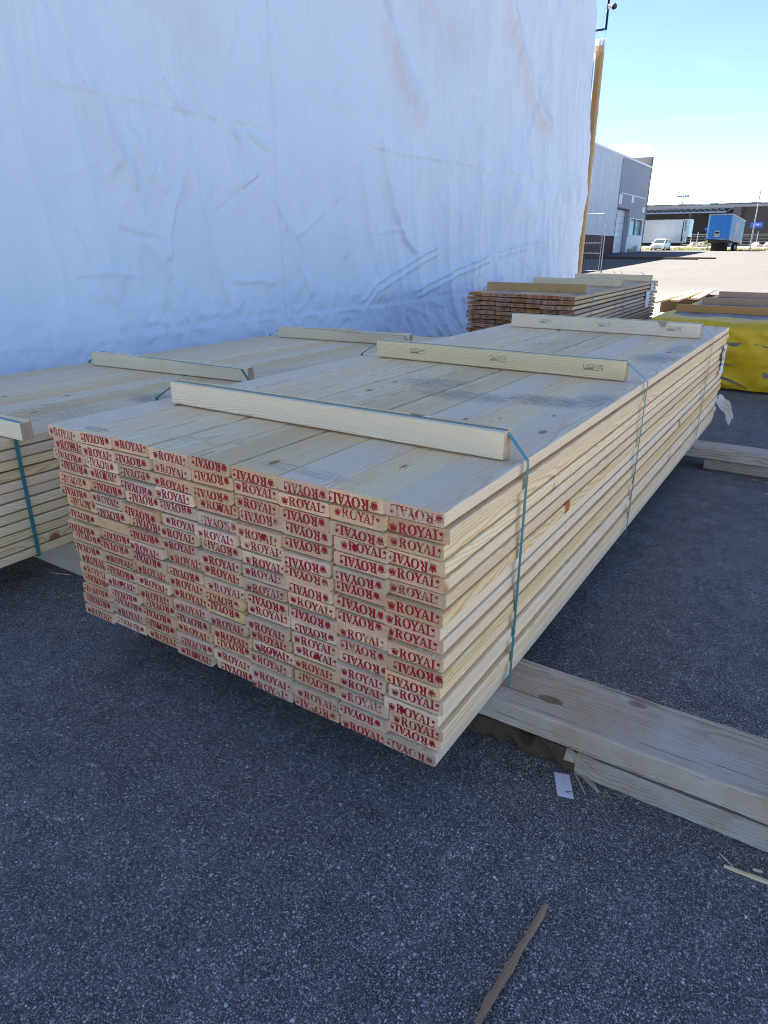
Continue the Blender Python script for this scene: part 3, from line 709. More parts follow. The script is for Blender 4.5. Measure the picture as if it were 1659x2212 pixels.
# paper labels at the far end
b = MB().box(-.0025, -.0015, 0, .18, 0, .255)
pl = b.build('paper_label', M_PAPER, front, F(front, (-.7345, 6.60, .665)))
b = MB()
for (ya, yb, za, zb_, mi) in ((.02, .09, .20, .235, 0), (.02, .06, .185, .195, 0), (.01, .11, .12, .175, 1), (.02, .13, .085, .10, 0), (.03, .06, .04, .06, 0), (.12, .16, .17, .19, 0), (.13, .165, .20, .21, 0), (.125, .16, .12, .135, 0)):
    b.poly([(-.0009, ya, za), (-.0009, yb, za), (-.0009, yb, zb_), (-.0009, ya, zb_)], mi)
b.build('printing', [M_PRINT, M_PRINTG], pl)
pts = [(0, .02, .0), (0, .0, .08), (0, .06, .135), (0, .10, .17)]
b = MB(); nn = 9
rag = [.0, .01, -.012, .006, .016, -.008, .012, -.004, .0]
rows_ = []
for i in range(8):
    t = i/7; row = []
    for j in range(nn):
        s = j/(nn-1)
        x = -.737+.15*t*(.75+.25*math.sin(s*3))+ .01*math.sin(6*s+3*t); y = 6.74+.06*(1-t)+.12*t*(1-t)+rag[j]*t*.6
        z = .46-.06*t*t-(.03+.15*(.35+.65*t))*s+.012*math.sin(9*t+2*s)+(rag[j] if i == 7 else 0)
        row.append((x+(rag[(j*3) % 9]*1.2 if i == 7 else 0), y, z))
    rows_.append(row)
for i in range(7):
    for j in range(nn-1): b.poly([rows_[i][j], rows_[i+1][j], rows_[i+1][j+1], rows_[i][j+1]])
o = b.build('torn_wrapping', M_PAPER, front, tuple(-fo)); o.modifiers.new('thick', 'SOLIDIFY').thickness = .0015

left, lgrid = bundle('timber_bundle', 'strapped pine board bundle lying along the foot of the white tarpaulin', 'timber', -5.07, 9, .2, .1965, 1.13, 5.38, .19, 12, (.83-.19)/12, .0468, [M_WOOD, M_END], None, seed=11, jx=.013, skew=lambda c, r: 0.1*math.sin(c*1.7) if r == 0 else 0)
lo = left.location
for (x0, x1, y, hh, rz_) in ((-4.76, -3.175, 1.645, .087, 2.), (-4.90, -3.335, 3.30, .095, 5.), (-4.86, -3.36, 5.50, .10, 7.)):
    batten(left, x0-lo.x, x1-lo.x, y-lo.y, .83-lo.z+.001, hh, rz=R(rz_))
    strap_loop(left, y+(.07 if y < 2 else .09), -5.07, -3.27, x0, x1-.01, .831+hh+.0008, .83, .19)

brown, bgrid = bundle('timber_bundle', 'bundle of boards with brown stained ends standing close to the tarpaulin', 'timber', -3.97, 7, .207, .189, 8.05, 5.0, .165, 19, .0545, .040, [M_OLDW, M_REDEND], None, jy=.028, jx=.012, seed=21,
                       skew=lambda c, r: .11-.037*c+(.03 if r % 3 == 0 else -.02), stamp_style='plus')
bo = brown.location; bt = .165+19*.0545; brown.rotation_euler[2] = R(1.8)
for (x0, x1, y) in ((-3.90, -2.60, 8.62), (-3.90, -2.58, 10.42), (-3.86, -2.55, 12.5)):
    batten(brown, x0-bo.x, x1-bo.x, y-bo.y, bt-bo.z-.003, .095, lath=False, mats=[M_POST if y < 9 else M_BATTEN, M_BATTEND])
for y in (8.68, 10.47): strap_loop(brown, y, -3.972, -2.519, -3.88, -2.60, bt+.094, bt, .165)
pl = MB().box(0, .001, 0, .30, 0, .26).build('paper_label', M_PAPER, brown, F(brown, (-2.514, 12.0, .80)))
pl = MB().box(0, .001, 0, .22, 0, .13).build('paper_label', M_PAPER, brown, F(brown, (-2.513, 12.3, 1.04)))

# ------------------------------------------------------------------ bearers under the bundles
def beam(name, label, x0, x1, y0, y1, z0, z1, mat, group=None, ragged=0., seed=1, rz=0.):
    rr = random.Random(seed); n = max(8, int((x1-x0)/.04)); b = MB(); L = x1-x0; W = y1-y0; H_ = z1-z0; c = .006
    prof = [(c, 0), (W-c, 0), (W, c), (W, H_-c), (W-c, H_), (W*.5, H_), (c, H_), (0, H_-c), (0, H_*.5), (0, c)]
    m = len(prof)
    for i in range(n+1):
        y = L*i/n
        for k, (u, v) in enumerate(prof):
            j = ragged(x0+y, u, v, rr) if ragged else 0.
            e = .0022 if k in (2, 3, 6, 7, 9) else .0012
            b.v.append((-(W-u)+j+rr.uniform(-e, e), y, v+(rr.uniform(-e, e) if 0 < v < H_ else 0)))
    for i in range(n):
        for k in range(m):
            b.f.append((i*m+k, (i+1)*m+k, (i+1)*m+(k+1) % m, i*m+(k+1) % m)); b.mi.append(0)
    b.f.append(tuple(range(m))); b.f.append(tuple(reversed([n*m+k for k in range(m)]))); b.mi += [0, 0]
    me = b.mesh(name, mat)
    # local +Y runs along world +X: local -x is world +y
    o = obj(name, me, None, (x0, y0, z0), (0, 0, R(-90)))
    o.matrix_world = Matrix.Translation((x0, y0, z0)) @ Matrix.Rotation(rz, 4, 'Z') @ Matrix(((0, 1, 0, 0), (1, 0, 0, W), (0, 0, 1, 0), (0, 0, 0, 1)))
    me.flip_normals()
    return tag(o, label, 'beam', group)
beam('bearer_beam', 'weathered grey upper beam carrying the red stamped bundle, long end sticking out over the asphalt', -2.62, 1.3, 1.910, 2.212, .099, .191, M_GREY)
def rot(x, u, v, rr): return (rr.uniform(.002, .022)+(.03 if rr.random() < .2 else 0))*min(1., max(0., (-.36-x)/.14)) if u < .05 else 0
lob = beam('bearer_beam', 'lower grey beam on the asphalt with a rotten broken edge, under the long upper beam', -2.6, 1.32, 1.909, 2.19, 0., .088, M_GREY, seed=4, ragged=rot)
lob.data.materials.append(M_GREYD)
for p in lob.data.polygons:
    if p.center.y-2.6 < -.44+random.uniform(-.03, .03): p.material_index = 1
beam('bearer_beam', 'upper grey beam under the far end of the red stamped bundle', -2.62, .9, 5.90, 6.13, .099, .191, M_GREY, seed=6)
beam('bearer_beam', 'lower grey plank under the far end of the red stamped bundle, starting beyond its side', -.655, .92, 5.95, 6.12, 0., .089, M_GREY, seed=7)
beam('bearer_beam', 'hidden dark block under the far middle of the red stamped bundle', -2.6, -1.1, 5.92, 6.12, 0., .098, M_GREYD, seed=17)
beam('bearer_beam', 'old brown beam under the near end of the bundle along the tarpaulin', -5.07, -2.72, 1.90, 2.10, .0, .19, M_GREY, seed=8)
beam('bearer_beam', 'old brown beam under the far end of the bundle along the tarpaulin', -5.07, -3.0, 5.3, 5.5, .0, .19, M_GREY, seed=9)
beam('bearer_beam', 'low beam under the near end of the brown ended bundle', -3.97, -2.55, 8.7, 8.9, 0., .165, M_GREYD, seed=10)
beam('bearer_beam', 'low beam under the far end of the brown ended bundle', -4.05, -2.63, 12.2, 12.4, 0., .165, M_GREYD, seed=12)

# ------------------------------------------------------------------ yellow wrapped bundle
wrapb = thing('wrapped_bundle', 'low bundle wrapped in torn yellow and grey plastic sheet', 'bundle', (0., 11.2, 0))
def wrapped(x0, x1, y0, y1, z0, z1):
    # cross section loop front-top-back swept along x, then closed end on the left
    def prof(n1=26, n2=40):
        p = [(y0, z0+(z1-z0)*k/n1, 0) for k in range(n1)]
        p += [(y0+(y1-y0)*k/n2, z1, 1) for k in range(n2)]
        p += [(y1, z1-(z1-z0)*k/10, 2) for k in range(11)]
        return p
    P = prof(); nx = 90; V = []; S = []
    for i in range(nx+1):
        x = x0+(x1-x0)*i/nx
        for (y, z, k) in P: V.append((x, y, z)); S.append(k)
    V = np.array(V); S = np.array(S)
    x, y, z = V.T.copy()
    dfront = np.where(S == 0, 0, y-y0)
    sheetv = np.where(S == 1, sstep(.45, 1.1, y-y0), 0.)*sstep(.0, .22, x-x0)
    rid = lambda a, b_, s: np.clip(1-np.abs(perlin(a, b_, s))*2.6, 0, 1)**2
    out = .06*rid(x*1.3+z*2.4, z*1.2+y*.3, 41)+.04*rid(x*2.6-z*3, z*2.5+y, 42)+.03*perlin(x*.9, z*1.8+y*.4, 43)
    up = .022*rid(x*1.5, y*1.7, 44)+.012*rid(x*3.5+y, y*3.5, 45)+.01*perlin(x*1.2, y*1.2, 46)
    V[:, 1] -= np.where(S == 0, out+.05*np.sin(np.clip((z-z0)/(z1-z0), 0, 1)*np.pi), 0)
    V[:, 2] += np.where(S == 1, up, 0)
    # round the shoulder
    r = .12; m0 = (S == 0) & (z > z1-r); t = np.clip((z[m0]-(z1-r))/r, 0, 1); V[m0, 1] += r*(1-np.sqrt(np.clip(1-t**2, 0, 1)))*.8
    m1 = (S == 1) & (y < y0+r); t = 1-(y[m1]-y0)/r; V[m1, 2] -= r*(1-np.sqrt(np.clip(1-t**2, 0, 1)))*.45; 
    mm = (S == 1) & (y < y0+.001); V[mm, 1] += r*.8*.9
    n = len(P); fs = []
    for i in range(nx):
        for k in range(n-1): fs.append((i*n+k, i*n+k+1, (i+1)*n+k+1, (i+1)*n+k)[::-1])
    V[:, 0] -= 0; base = V[:n]; c = len(V)
    Vl = [tuple(v) for v in V]; fs.append(tuple(range(n)))
    me = bpy.data.meshes.new('plastic_wrap'); me.from_pydata([(a, b_-11.2, c_) for a, b_, c_ in Vl], [], fs); me.materials.append(M_YELLOW)
    at = me.attributes.new('sheet', 'FLOAT', 'POINT'); at.data.foreach_set('value', sheetv.astype(np.float32))
    me.polygons.foreach_set('use_smooth', [True]*(len(fs)-1)+[False]); me.update()
    return obj('plastic_wrap', me, wrapb)
wrapped(-2.05, 1.6, 9.70, 15.7, .035, .825)
MB().box(-1.95, 1.55, -1.3, 4.3, 0, .036).build('pallet_base', M_GREYD, wrapb)
M_TEAR = flat('grey_inner_sheet', (.24, .21, .15), .6, var=.3, scale=8)
def tear(x, z, pts, y):
    b = MB().prism([(x+u, y-11.2, z+v) for u, v in pts], (0, .06, 0)); return b.build('sheet_tear', M_TEAR, wrapb)
rt = random.Random(6)
def shred(x, z, L, h0, sag):
    top, bot = [], []
    n = 16
    for k in range(n+1):
        t = k/n; u = L*t; e = math.sin(math.pi*min(1., .12+t))*h0
        top.append((u, -sag*t*t+e*rt.uniform(.25, .6))); bot.append((u, -sag*t*t-e*rt.uniform(.2, .75)))
    return tear(x, z, top+bot[::-1], 9.60)
shred(-1.17, .60, .75, .045, .02); shred(-1.30, .33, .42, .05, -.02); shred(-.60, .25, .12, .06, .02); shred(-1.22, .19, .5, .022, .13)
for (xa, y) in ((-1.98, 11.1), (-1.92, 12.95), (-1.94, 15.0)):
    batten(wrapb, xa, 1.5, y-11.2, .838, .105, lath=False, mats=[M_WARM, M_BATTEND])

# ------------------------------------------------------------------ low sunlit planks behind
lab = ['pale sunlit plank lying on top of the low pile past the brown ended bundle', 'middle plank of the sunlit low pile past the brown ended bundle', 'lower plank at the rear of the sunlit low pile']
pm = board_mesh(.2, .05, 5.5, [M_OLDW, M_END])
for k, (x, y, z) in enumerate(((-3.95, 18.9, .425), (-3.62, 19.9, .425), (-3.29, 20.9, .425))):
    tag(obj('plank', pm, None, (x, y, z), (0, 0, R(1.5*k))), lab[k], 'plank')
for k, y in enumerate((21.1, 23.6)):
    tag(MB().box(-4.2, -3.0, y, y+.16, 0, .40).build('support_block', M_GREYD), ['dark timber support block under the near end of the sunlit planks', 'dark timber support block under the far end of the sunlit planks'][k], 'block')

# ------------------------------------------------------------------ litter
def ragged_stick(name, label, path, rad, mat, n=7, seed=2, cat='stick'):
    rr = random.Random(seed); b = MB()
    b.tube(path, rad, n); b.v = [(x+rr.uniform(-1, 1)*min(rad)*.45, y+rr.uniform(-1, 1)*min(rad)*.45, max(0.0005, z+rr.uniform(-1, 1)*min(rad)*.3)) for x, y, z in b.v]
    return tag(b.build(name, mat), label, cat)
L0, L1 = Vector((-.340, 1.366, .012)), Vector((-.369, .985, .014))
pth = []; rad = []
for k, (o_, r_) in enumerate(((0, .007), (.001, .0095), (.0015, .0105), (.0015, .0105), (.001, .011), (0, .0115), (-.0008, .0118), (-.001, .0122), (0, .0128), (.0005, .0122), (-.0005, .0135), (0, .012), (.001, .009))):
    p = L0.lerp(L1, k/12); p.x += o_; pth.append(p); rad.append(r_*.85)
ragged_stick('broken_stick', 'brown broken bark stick lying on the open asphalt', pth, rad, M_BARK)
cm = MB().prism([(0, 0, 0), (.052, -.012, 0), (.056, .10, 0), (.004, .108, 0)], (0, 0, .0012)).mesh('paper_card', M_PAPER)
card = tag(obj('paper_card', cm, None, (-.452, 1.783, .003), (0, R(1), R(28))), 'small white card lying beside the long weathered beam', 'card')
b = MB()
for (x0, x1, y0, y1) in ((.028, .05, .018, .022), (.03, .033, .06, .063), (.033, .036, .075, .078), (.03, .045, .012, .015)): b.poly([(x0, y0, .0018), (x1, y0, .0018), (x1, y1, .0018), (x0, y1, .0018)])
b.build('printing', M_PRINT, card)
def sliver(name, label, a, b_, w, h, mat, seed=1):
    rr = random.Random(seed); A, B = Vector(a), Vector(b_); d = (B-A); s = Vector((-d.y, d.x, 0)).normalized()
    b = MB(); n = 6; up = Vector((0, 0, h))
    L = [A+d*(k/n) for k in range(n+1)]; ww = [w*(.25+.75*math.sin(math.pi*min(1, .15+k/n*.8)))*rr.uniform(.75, 1.15) for k in range(n+1)]
    base = []
    for k in range(n+1):
        hz = up*rr.uniform(.7, 1.1)
        base += [L[k]-s*ww[k]/2, L[k]+s*ww[k]/2, L[k]+s*ww[k]*.35+hz, L[k]-s*ww[k]*.3+hz]
    fs = []
    for k in range(n):
        for q in range(4): fs.append((k*4+q, k*4+(q+1) % 4, (k+1)*4+(q+1) % 4, (k+1)*4+q))
    fs += [(3, 2, 1, 0), (n*4, n*4+1, n*4+2, n*4+3)]
    b.faces(base, fs)
    return tag(b.build(name, mat), label, 'splinter')
sliver('wood_splinter', 'thick olive brown splinter leaning against the small white card', (-0.463, 1.967, .002), (-0.340, 1.873, .002), .026, .007, M_SPLIT, 1)
sliver('wood_splinter', 'thin short splinter crossing the small white card', (-0.440, 1.919, .006), (-0.373, 1.837, .002), .008, .003, M_SPLIT, 2)
sliver('wood_splinter', 'pale pink wood strip lying out on the asphalt past the long beam', (0.057, 1.785, .001), (0.242, 1.799, .001), .016, .006, M_BATTEN, 3)
sliver('wood_splinter', 'thin straw like splinter touching the pale pink strip', (0.084, 1.789, .006), (0.038, 1.829, .002), .004, .002, M_BATTEN, 4)
sliver('wood_splinter', 'oval pale wood chip beside the pink strip', (0.130, 1.820, .001), (0.157, 1.827, .001), .012, .002, M_BATTEN, 5)
sliver('wood_splinter', 'pale sliver on the asphalt between the two big bundles', (-3.408, 1.837, .001), (-3.288, 1.877, .001), .006, .002, M_BATTEN, 10)
sliver('wood_splinter', 'twisted bark strip by the far grey plank', (-.28, 5.84, .001), (-.10, 5.79, .001), .02, .006, M_SPLIT, 12)
sliver('wood_splinter', 'straw pale splinter before the far grey plank', (-.16, 5.52, .001), (.07, 5.55, .001), .012, .004, M_BATTEN, 13)
tag(MB().prism([(0, 0, 0), (.006, -.002, 0), (.008, .006, 0), (.001, .007, 0)], (0, 0, .0015)).build('paper_scrap', M_PAPER, None, (.128, 1.637, .001)), 'tiny white scrap lying alone on the open asphalt', 'scrap')
b = MB().tube([(-.727, 1.805, .001), (-.714, 1.798, .001), (-.708, 1.808, .001)], .0013, 5)
tag(b.build('staple', M_GALV), 'bent bright staple on the asphalt by the bundle corner', 'staple')

b = MB(); rr = random.Random(31)
for k in range(85):
    if k < 60: x, y = rr.uniform(-.75, .5), 1.90-abs(rr.gauss(0, .05))
    else: x, y = rr.uniform(-1.6, .4), rr.uniform(.9, 1.9)
    L = rr.uniform(.002, .010); a = rr.uniform(0, 6.28); w = rr.uniform(.0006, .002); d = Vector((math.cos(a), math.sin(a), 0)); n_ = Vector((-d.y, d.x, 0)); p = Vector((x, y, .0012))
    b.prism([p-d*L-n_*w, p+d*L-n_*w*.5, p+d*L*.9+n_*w, p-d*L*.8+n_*w], (0, 0, .0012))
tag(b.build('wood_dust', M_SPLIT), 'tiny pale wood crumbs scattered on the asphalt by the beams', 'crumbs', kind='stuff')

# ------------------------------------------------------------------ temporary mesh fence by the tent end
def fence_panel(label, origin, rz, L):
    t = thing('site_fence_panel', label, 'fence', origin, rz)
    for x in (0, L): MB().tube([(x, 0, 0), (x, 0, 3.1)], .021, 8).build('post', M_GALV, t)
    for z in (.12, 3.04): MB().tube([(0, 0, z), (L, 0, z)], .018, 6).build('rail', M_GALV, t)
    for z in (1.04, 1.56): MB().tube([(0, 0, z), (L, 0, z)], .012, 6).build('rail', M_GALV, t)
    b = MB(); n = int(L/.1)
    for k in range(1, n):
        x = L*k/n; b.tube([(x, 0, .14), (x, 0, 3.02)], .0024, 4, cap=False)
    b.build('wire_mesh', M_GALV, t)
    return t
fence_panel('galvanised site fence panel with a free end, past the tarpaulin building', (-11.46, 39.78, terrain(39.8)), R(180-32.7+24), 3.4)
fence_panel('galvanised site fence panel running away from the joined fence corner', (-11.34, 39.83, terrain(39.8)), R(106), 3.4)

# ------------------------------------------------------------------ grey industrial building
XB = -20.7; GZ = 1.30
gb = thing('industrial_building', 'pale and grey clad industrial building with a tall door and a parapet', 'building', (XB, 82, GZ))
def gbp(b, name, mat, parent=None): return b.build(name, mat, parent or gb, (-XB, -82, -GZ) if parent is None else (0, 0, 0))
gbp(MB().box(XB-26, XB-.6, 20, 88.2, 0, 10.1), 'core_wall', M_CLADG)
gbp(MB().box(XB-.6, XB, 20, 76.1, 2.9, 10.2), 'pale_cladding', M_CLADL)
gbp(MB().box(XB-.6, XB-.03, 20, 76.0, 0, 2.9), 'brick_plinth', M_PLINTH)
gbp(MB().box(XB-.599, XB-.01, 76.1, 88.25, 5.60, 10.2).box(XB-.598, XB-.012, 81.15, 88.25, 4.83, 5.599).box(XB-.597, XB-.013, 81.15, 81.6, 2.96, 4.829).box(XB-.597, XB-.013, 87.6, 88.25, 2.96, 4.829), 'grey_cladding', M_CLADG)
gbp(MB().box(XB-.596, XB, 81.22, 88.1, GZ, 2.959), 'white_wall_base', M_TRIM)
gbp(MB().box(XB-.63, XB-.56, 76.11, 81.14, GZ, 5.59), 'door_reveal', M_JAMB)
dr = gbp(MB().box(XB-.555, XB-.48, 76.12, 81.0, GZ, 5.5), 'sectional_door', M_DOOR)
b = MB()
for z in (2.1, 2.8, 3.5, 4.2, 4.9): b.box(XB-.479, XB-.476, 76.15, 80.95, z, z+.03)
b.build('panel_joint', M_JAMB, dr)
for y in (76.6, 77.85): MB().box(XB-.479, XB-.46, y, y+.95, 2.88, 3.25).build('door_window', M_GLASS, dr)
gbp(MB().box(XB-.45, XB+.02, 81.02, 81.18, GZ, 5.57), 'door_jamb', M_JAMB)
gbp(MB().box(XB-.45, XB+.02, 76.01, 76.11, GZ, 5.57).box(XB-.45, XB+.02, 76.01, 81.18, 5.572, 5.66), 'door_frame', M_BROWNM)
wn = gbp(MB().box(XB-.2, XB+.03, 81.6, 87.6, 2.96, 3.10).box(XB-.2, XB+.03, 81.6, 87.6, 4.74, 4.83).box(XB-.2, XB+.03, 81.6, 81.88, 3.101, 4.739).box(XB-.2, XB+.03, 87.32, 87.6, 3.101, 4.739).box(XB-.2, XB+.025, 84.5, 84.68, 3.101, 4.739), 'window_frame', M_TRIM)
MB().box(XB-.16, XB-.12, 81.88, 84.5, 3.10, 4.74).build('pane', M_GLASS, wn); MB().box(XB-.16, XB-.12, 84.68, 87.32, 3.10, 4.74).build('pane', M_GLASS, wn)
gbp(MB().box(XB, XB+.03, 77., 87.6, 6.98, 7.07), 'trim_strip', M_TRIM)
for (y0, y1, z0, z1) in ((76.15, 77.45, 5.96, 6.9), (81.2, 82.2, 6.31, 6.95), (86.45, 87.55, 5.55, 6.1)): gbp(MB().box(XB, XB+.02, y0, y1, z0, z1), 'wall_patch', M_TRIM)
gbp(MB().box(XB-26, XB+.06, 19.9, 88.3, 10.201, 10.4), 'roof_edge', M_TRIM)
gbp(MB().box(XB-26, XB+.02, 88.31, 88.5, 0, 11.35).box(XB-2.6, XB-.02, 88.0, 88.309, 10.402, 11.35), 'parapet_wall', M_BROWNM)
gbp(MB().box(XB, XB+.08, 76.02, 76.1, 5.67, 10.0), 'downpipe', M_JAMB)

# dark planks lying in its shade
dk = board_mesh(.22, .12, 9.0, [M_GREYD, M_GREYD])
for k, (x, y, z) in enumerate(((-19.2, 62.2, terrain(62.2)+.075), (-18.9, 61.2, terrain(61.2)+.075), (-17.9, 63.0, terrain(63.0)+.075))):
    tag(obj('old_plank', dk, None, (x, y, z), (0, 0, R(-90+3*k-2))), ['dark old plank lying on the yard before the industrial building, rear one', 'dark old plank lying on the yard, nearest to the tent, in the building shade', 'dark old plank reaching out of the building shade into the sun'][k], 'plank')

# ------------------------------------------------------------------ far hall
hall = thing('open_hall', 'long low dark open hall with a lattice truss under its roof edge', 'building', (-25, 150, 2.1))
def hp(b, name, mat): return b.build(name, mat, hall, (25, -150, -2.1))
hp(MB().box(-60, 25, 149, 185, 8.92, 9.35), 'roof_edge', M_HALLR)
b = MB(); rr = random.Random(3)
for k in range(60):
    x = -60+k*1.4; b.box(x, x+1.38, 149.6, 184, 9.352, 9.5+rr.uniform(0, .18))
hp(b, 'mossy_roof', M_MOSS)
hp(MB().box(-60, 25, 170, 170.3, 2, 8.91), 'back_wall', M_HALLD)
hp(MB().box(-19.35, -18.0, 149.3, 150.2, 2, 8.91), 'grey_pier', M_HALLG)
hp(MB().box(-17.99, 25, 150.1, 150.5, 2, 8.91), 'dark_wall', M_HALLD)
hp(MB().box(-60, -18.5, 160, 160.3, 2, 8.91), 'inner_wall', M_HALLD)
b = MB().box(-60, -20.65, 149.5, 149.75, 8.0, 8.24).box(-60, -19.36, 149.5, 149.75, 8.76, 8.91)
for k in range(34):
    x = -20.75-k*1.1
    b.tube([(x, 149.62, 8.2), (x-.55, 149.62, 8.8)], .085, 4); b.tube([(x-.55, 149.62, 8.8), (x-1.1, 149.62, 8.2)], .055, 4)
b.tube([(-20.7, 149.62, 8.15), (-19.36, 149.62, 8.82)], .08, 4)
hp(b, 'lattice_truss', M_TRUSS)
hp(MB().box(-26.95, -26.7, 149.9, 150.2, 2, 8.8), 'column', M_HALLG)
hp(MB().box(-46., -45.75, 149.9, 150.2, 2, 8.8), 'column', M_HALLG)
sg = hp(MB().box(-16.2, -14.1, 150.0, 150.09, 5.35, 6.3), 'blue_board', M_SIGNB)
b = MB()
for k in range(5): b.poly([(-15.45+k*.2, 149.99, 5.88), (-15.33+k*.2, 149.99, 5.88), (-15.33+k*.2, 149.99, 6.02), (-15.45+k*.2, 149.99, 6.02)])
for k in range(3): b.poly([(-15.25+k*.2, 149.99, 5.65), (-15.15+k*.2, 149.99, 5.65), (-15.15+k*.2, 149.99, 5.72), (-15.25+k*.2, 149.99, 5.72)])
b.build('lettering', M_TRIM, sg)
hp(MB().box(-23.85, -23.15, 149.9, 150.0, 5.0, 5.4), 'small_sign', M_SIGNB)
hp(MB().box(-12.5, -12.2, 149.6, 150.0, 2, 5.1), 'blue_post', M_SIGNB)

# ------------------------------------------------------------------ vehicles
def wheel(parent, x, y, z, r, w, axis='x'):
    b = MB(); e = Vector((w/2, 0, 0)) if axis == 'x' else Vector((0, w/2, 0)); c = Vector((x, y, z))
    b.tube([c-e, c-e*.8, c+e*.8, c+e], [r*.9, r, r, r*.9], 20); o = b.build('wheel', M_RUBBER, parent)
    MB().tube([c-e*1.03, c+e*1.03], r*.58, 14).build('rim', M_GALV, o); return o
# white box trailer, long side towards the yard
wt = thing('box_trailer', 'plain white box trailer parked by the hall behind the white car', 'trailer', (-24.9, 106.2, 1.5))
MB().box(-8, 5.35, -1.2, 1.3, .95, 3.86).build('box', M_TRAILW, wt)
b = MB().box(-8, 5.36, -1.23, -1.205, 3.80, 3.90).box(-8, 5.36, -1.23, -1.205, .93, 1.03)
for k in range(12): b.box(-8+k*1.15, -7.97+k*1.15, -1.215, -1.203, 1.04, 3.79)
b.build('side_rail', M_SKIRT, wt)
fp = MB().box(5.50, 6.25, -1.22, 1.25, 1.72, 3.93).build('end_panel', M_TRAILW, wt)
b = MB()
for (z0, z1, x0, x1) in ((3.5, 3.75, 5.62, 5.70), (3.5, 3.75, 5.78, 5.86), (3.66, 3.75, 5.62, 5.86), (3.1, 3.4, 5.62, 5.70), (3.1, 3.16, 5.62, 5.88), (3.34, 3.40, 5.62, 5.88), (2.75, 3.0, 5.64, 5.72), (2.75, 3.0, 5.80, 5.88), (2.84, 2.9, 5.64, 5.88), (2.5, 2.65, 5.66, 5.86)):
    b.poly([(x0, -1.224, z0), (x1, -1.224, z0), (x1, -1.224, z1), (x0, -1.224, z1)])
b.build('lettering', M_BLACK, fp)
MB().box(5.352, 5.498, -1.1, 1.2, 1.1, 3.8).build('cooling_gap', M_HALLG, wt)
MB().box(-7.9, 5.3, -.5, .5, .55, .948).build('chassis', M_CHASS, wt)
MB().box(5.0, 5.9, -1.1, -.2, 1.0, 1.7).build('fuel_unit', M_SKIRT, wt)
for x in (-6.4, -5.1, -3.8): 
    for y in (-1., 1.): wheel(wt, x, y, .5, .5, .35, 'y')
for y in (-.8, .8): MB().box(3.6, 3.8, y-.08, y+.08, 0, .6).build('landing_leg', M_CHASS, wt)

# blue trailer, tilted back
bt_ = thing('box_trailer', 'blue corrugated box trailer with faded side curtain, its rear sunk low', 'trailer', (-13.7, 96.05, 1.42))
tilt = lambda y: -.35*y/13.
def tb(x0, x1, y0, y1, z0, z1, b=None):
    b = b or MB()
    p = []
    for z in (z0, z1):
        for (x, y) in ((x0, y0), (x1, y0), (x1, y1), (x0, y1)): p.append((x, y, z+tilt(y)))
    return b.faces(p, [(0, 3, 2, 1), (4, 5, 6, 7), (0, 1, 5, 4), (1, 2, 6, 5), (2, 3, 7, 6), (3, 0, 4, 7)])
tb(-1.27, 1.27, .05, 13, 1.75, 4.05).build('curtain_box', M_BLUEL, bt_)
b = MB(); n = 9
for k in range(n):
    x0 = -1.10+k*(2.2/n); w = 2.2/n
    for (a0, a1, ya, yb) in ((0, .25, .02, -.05), (.25, .5, -.05, -.05), (.5, .75, -.05, .02), (.75, 1, .02, .02)):
        b.poly([(x0+w*a0, ya, 1.45), (x0+w*a1, yb, 1.45), (x0+w*a1, yb, 4.02), (x0+w*a0, ya, 4.02)])
b.build('corrugated_front', M_BLUE, bt_)
MB().box(-1.30, -1.10, -.06, .06, 1.4, 4.05).build('corner_edge', M_BLUEE, bt_); MB().box(1.10, 1.30, -.06, .06, 1.4, 4.05).build('corner_edge', M_BLUE, bt_)  # left edge paler than the right: sunlight put into its paint
MB().box(-1.1, 1.1, -.055, .03, 1.38, 1.5).build('front_sill', M_BLUE, bt_)
b = MB(); tb(-1.32, 1.32, -.08, 13.05, 4.055, 4.2, b); b.build('roof_frame', M_SKIRT, bt_)
tb(1.28, 1.31, .1, 12.9, 1.28, 1.73).build('side_skirt', M_SKIRT, bt_); tb(-1.31, -1.28, .1, 12.9, 1.28, 1.73).build('side_skirt', M_SKIRT, bt_)
tb(1.272, 1.279, 4.2, 7.6, 1.9, 3.5).build('faded_picture', M_SKIRT, bt_)
b = MB().box(-.42, .22, -.16, -.06, 1.62, 2.35); uo = b.build('front_unit', M_SKIRT, bt_); MB().box(-.36, .16, -.17, -.161, 2.0, 2.2).build('vent', M_BLACK, uo)
tb(-1.0, 1.0, .1, 12.8, 1.0, 1.3).build('chassis', M_CHASS, bt_)
for y in (7.6, 8.9, 10.2):
    for x in (-.95, .95): wheel(bt_, x, y, .48, .48, .36)
for x in (-.7, .7): MB().box(x-.1, x+.1, 1.6, 1.8, 0, 1.0).build('landing_leg', M_CHASS, bt_)
MB().box(.5, 1.15, 3.2, 4.4, .45, .98).build('tool_box', M_SKIRT, bt_)
MB().box(-.9, .9, 2.4, 3.0, .0, .99).build('underbody_support', M_CHASS, bt_)

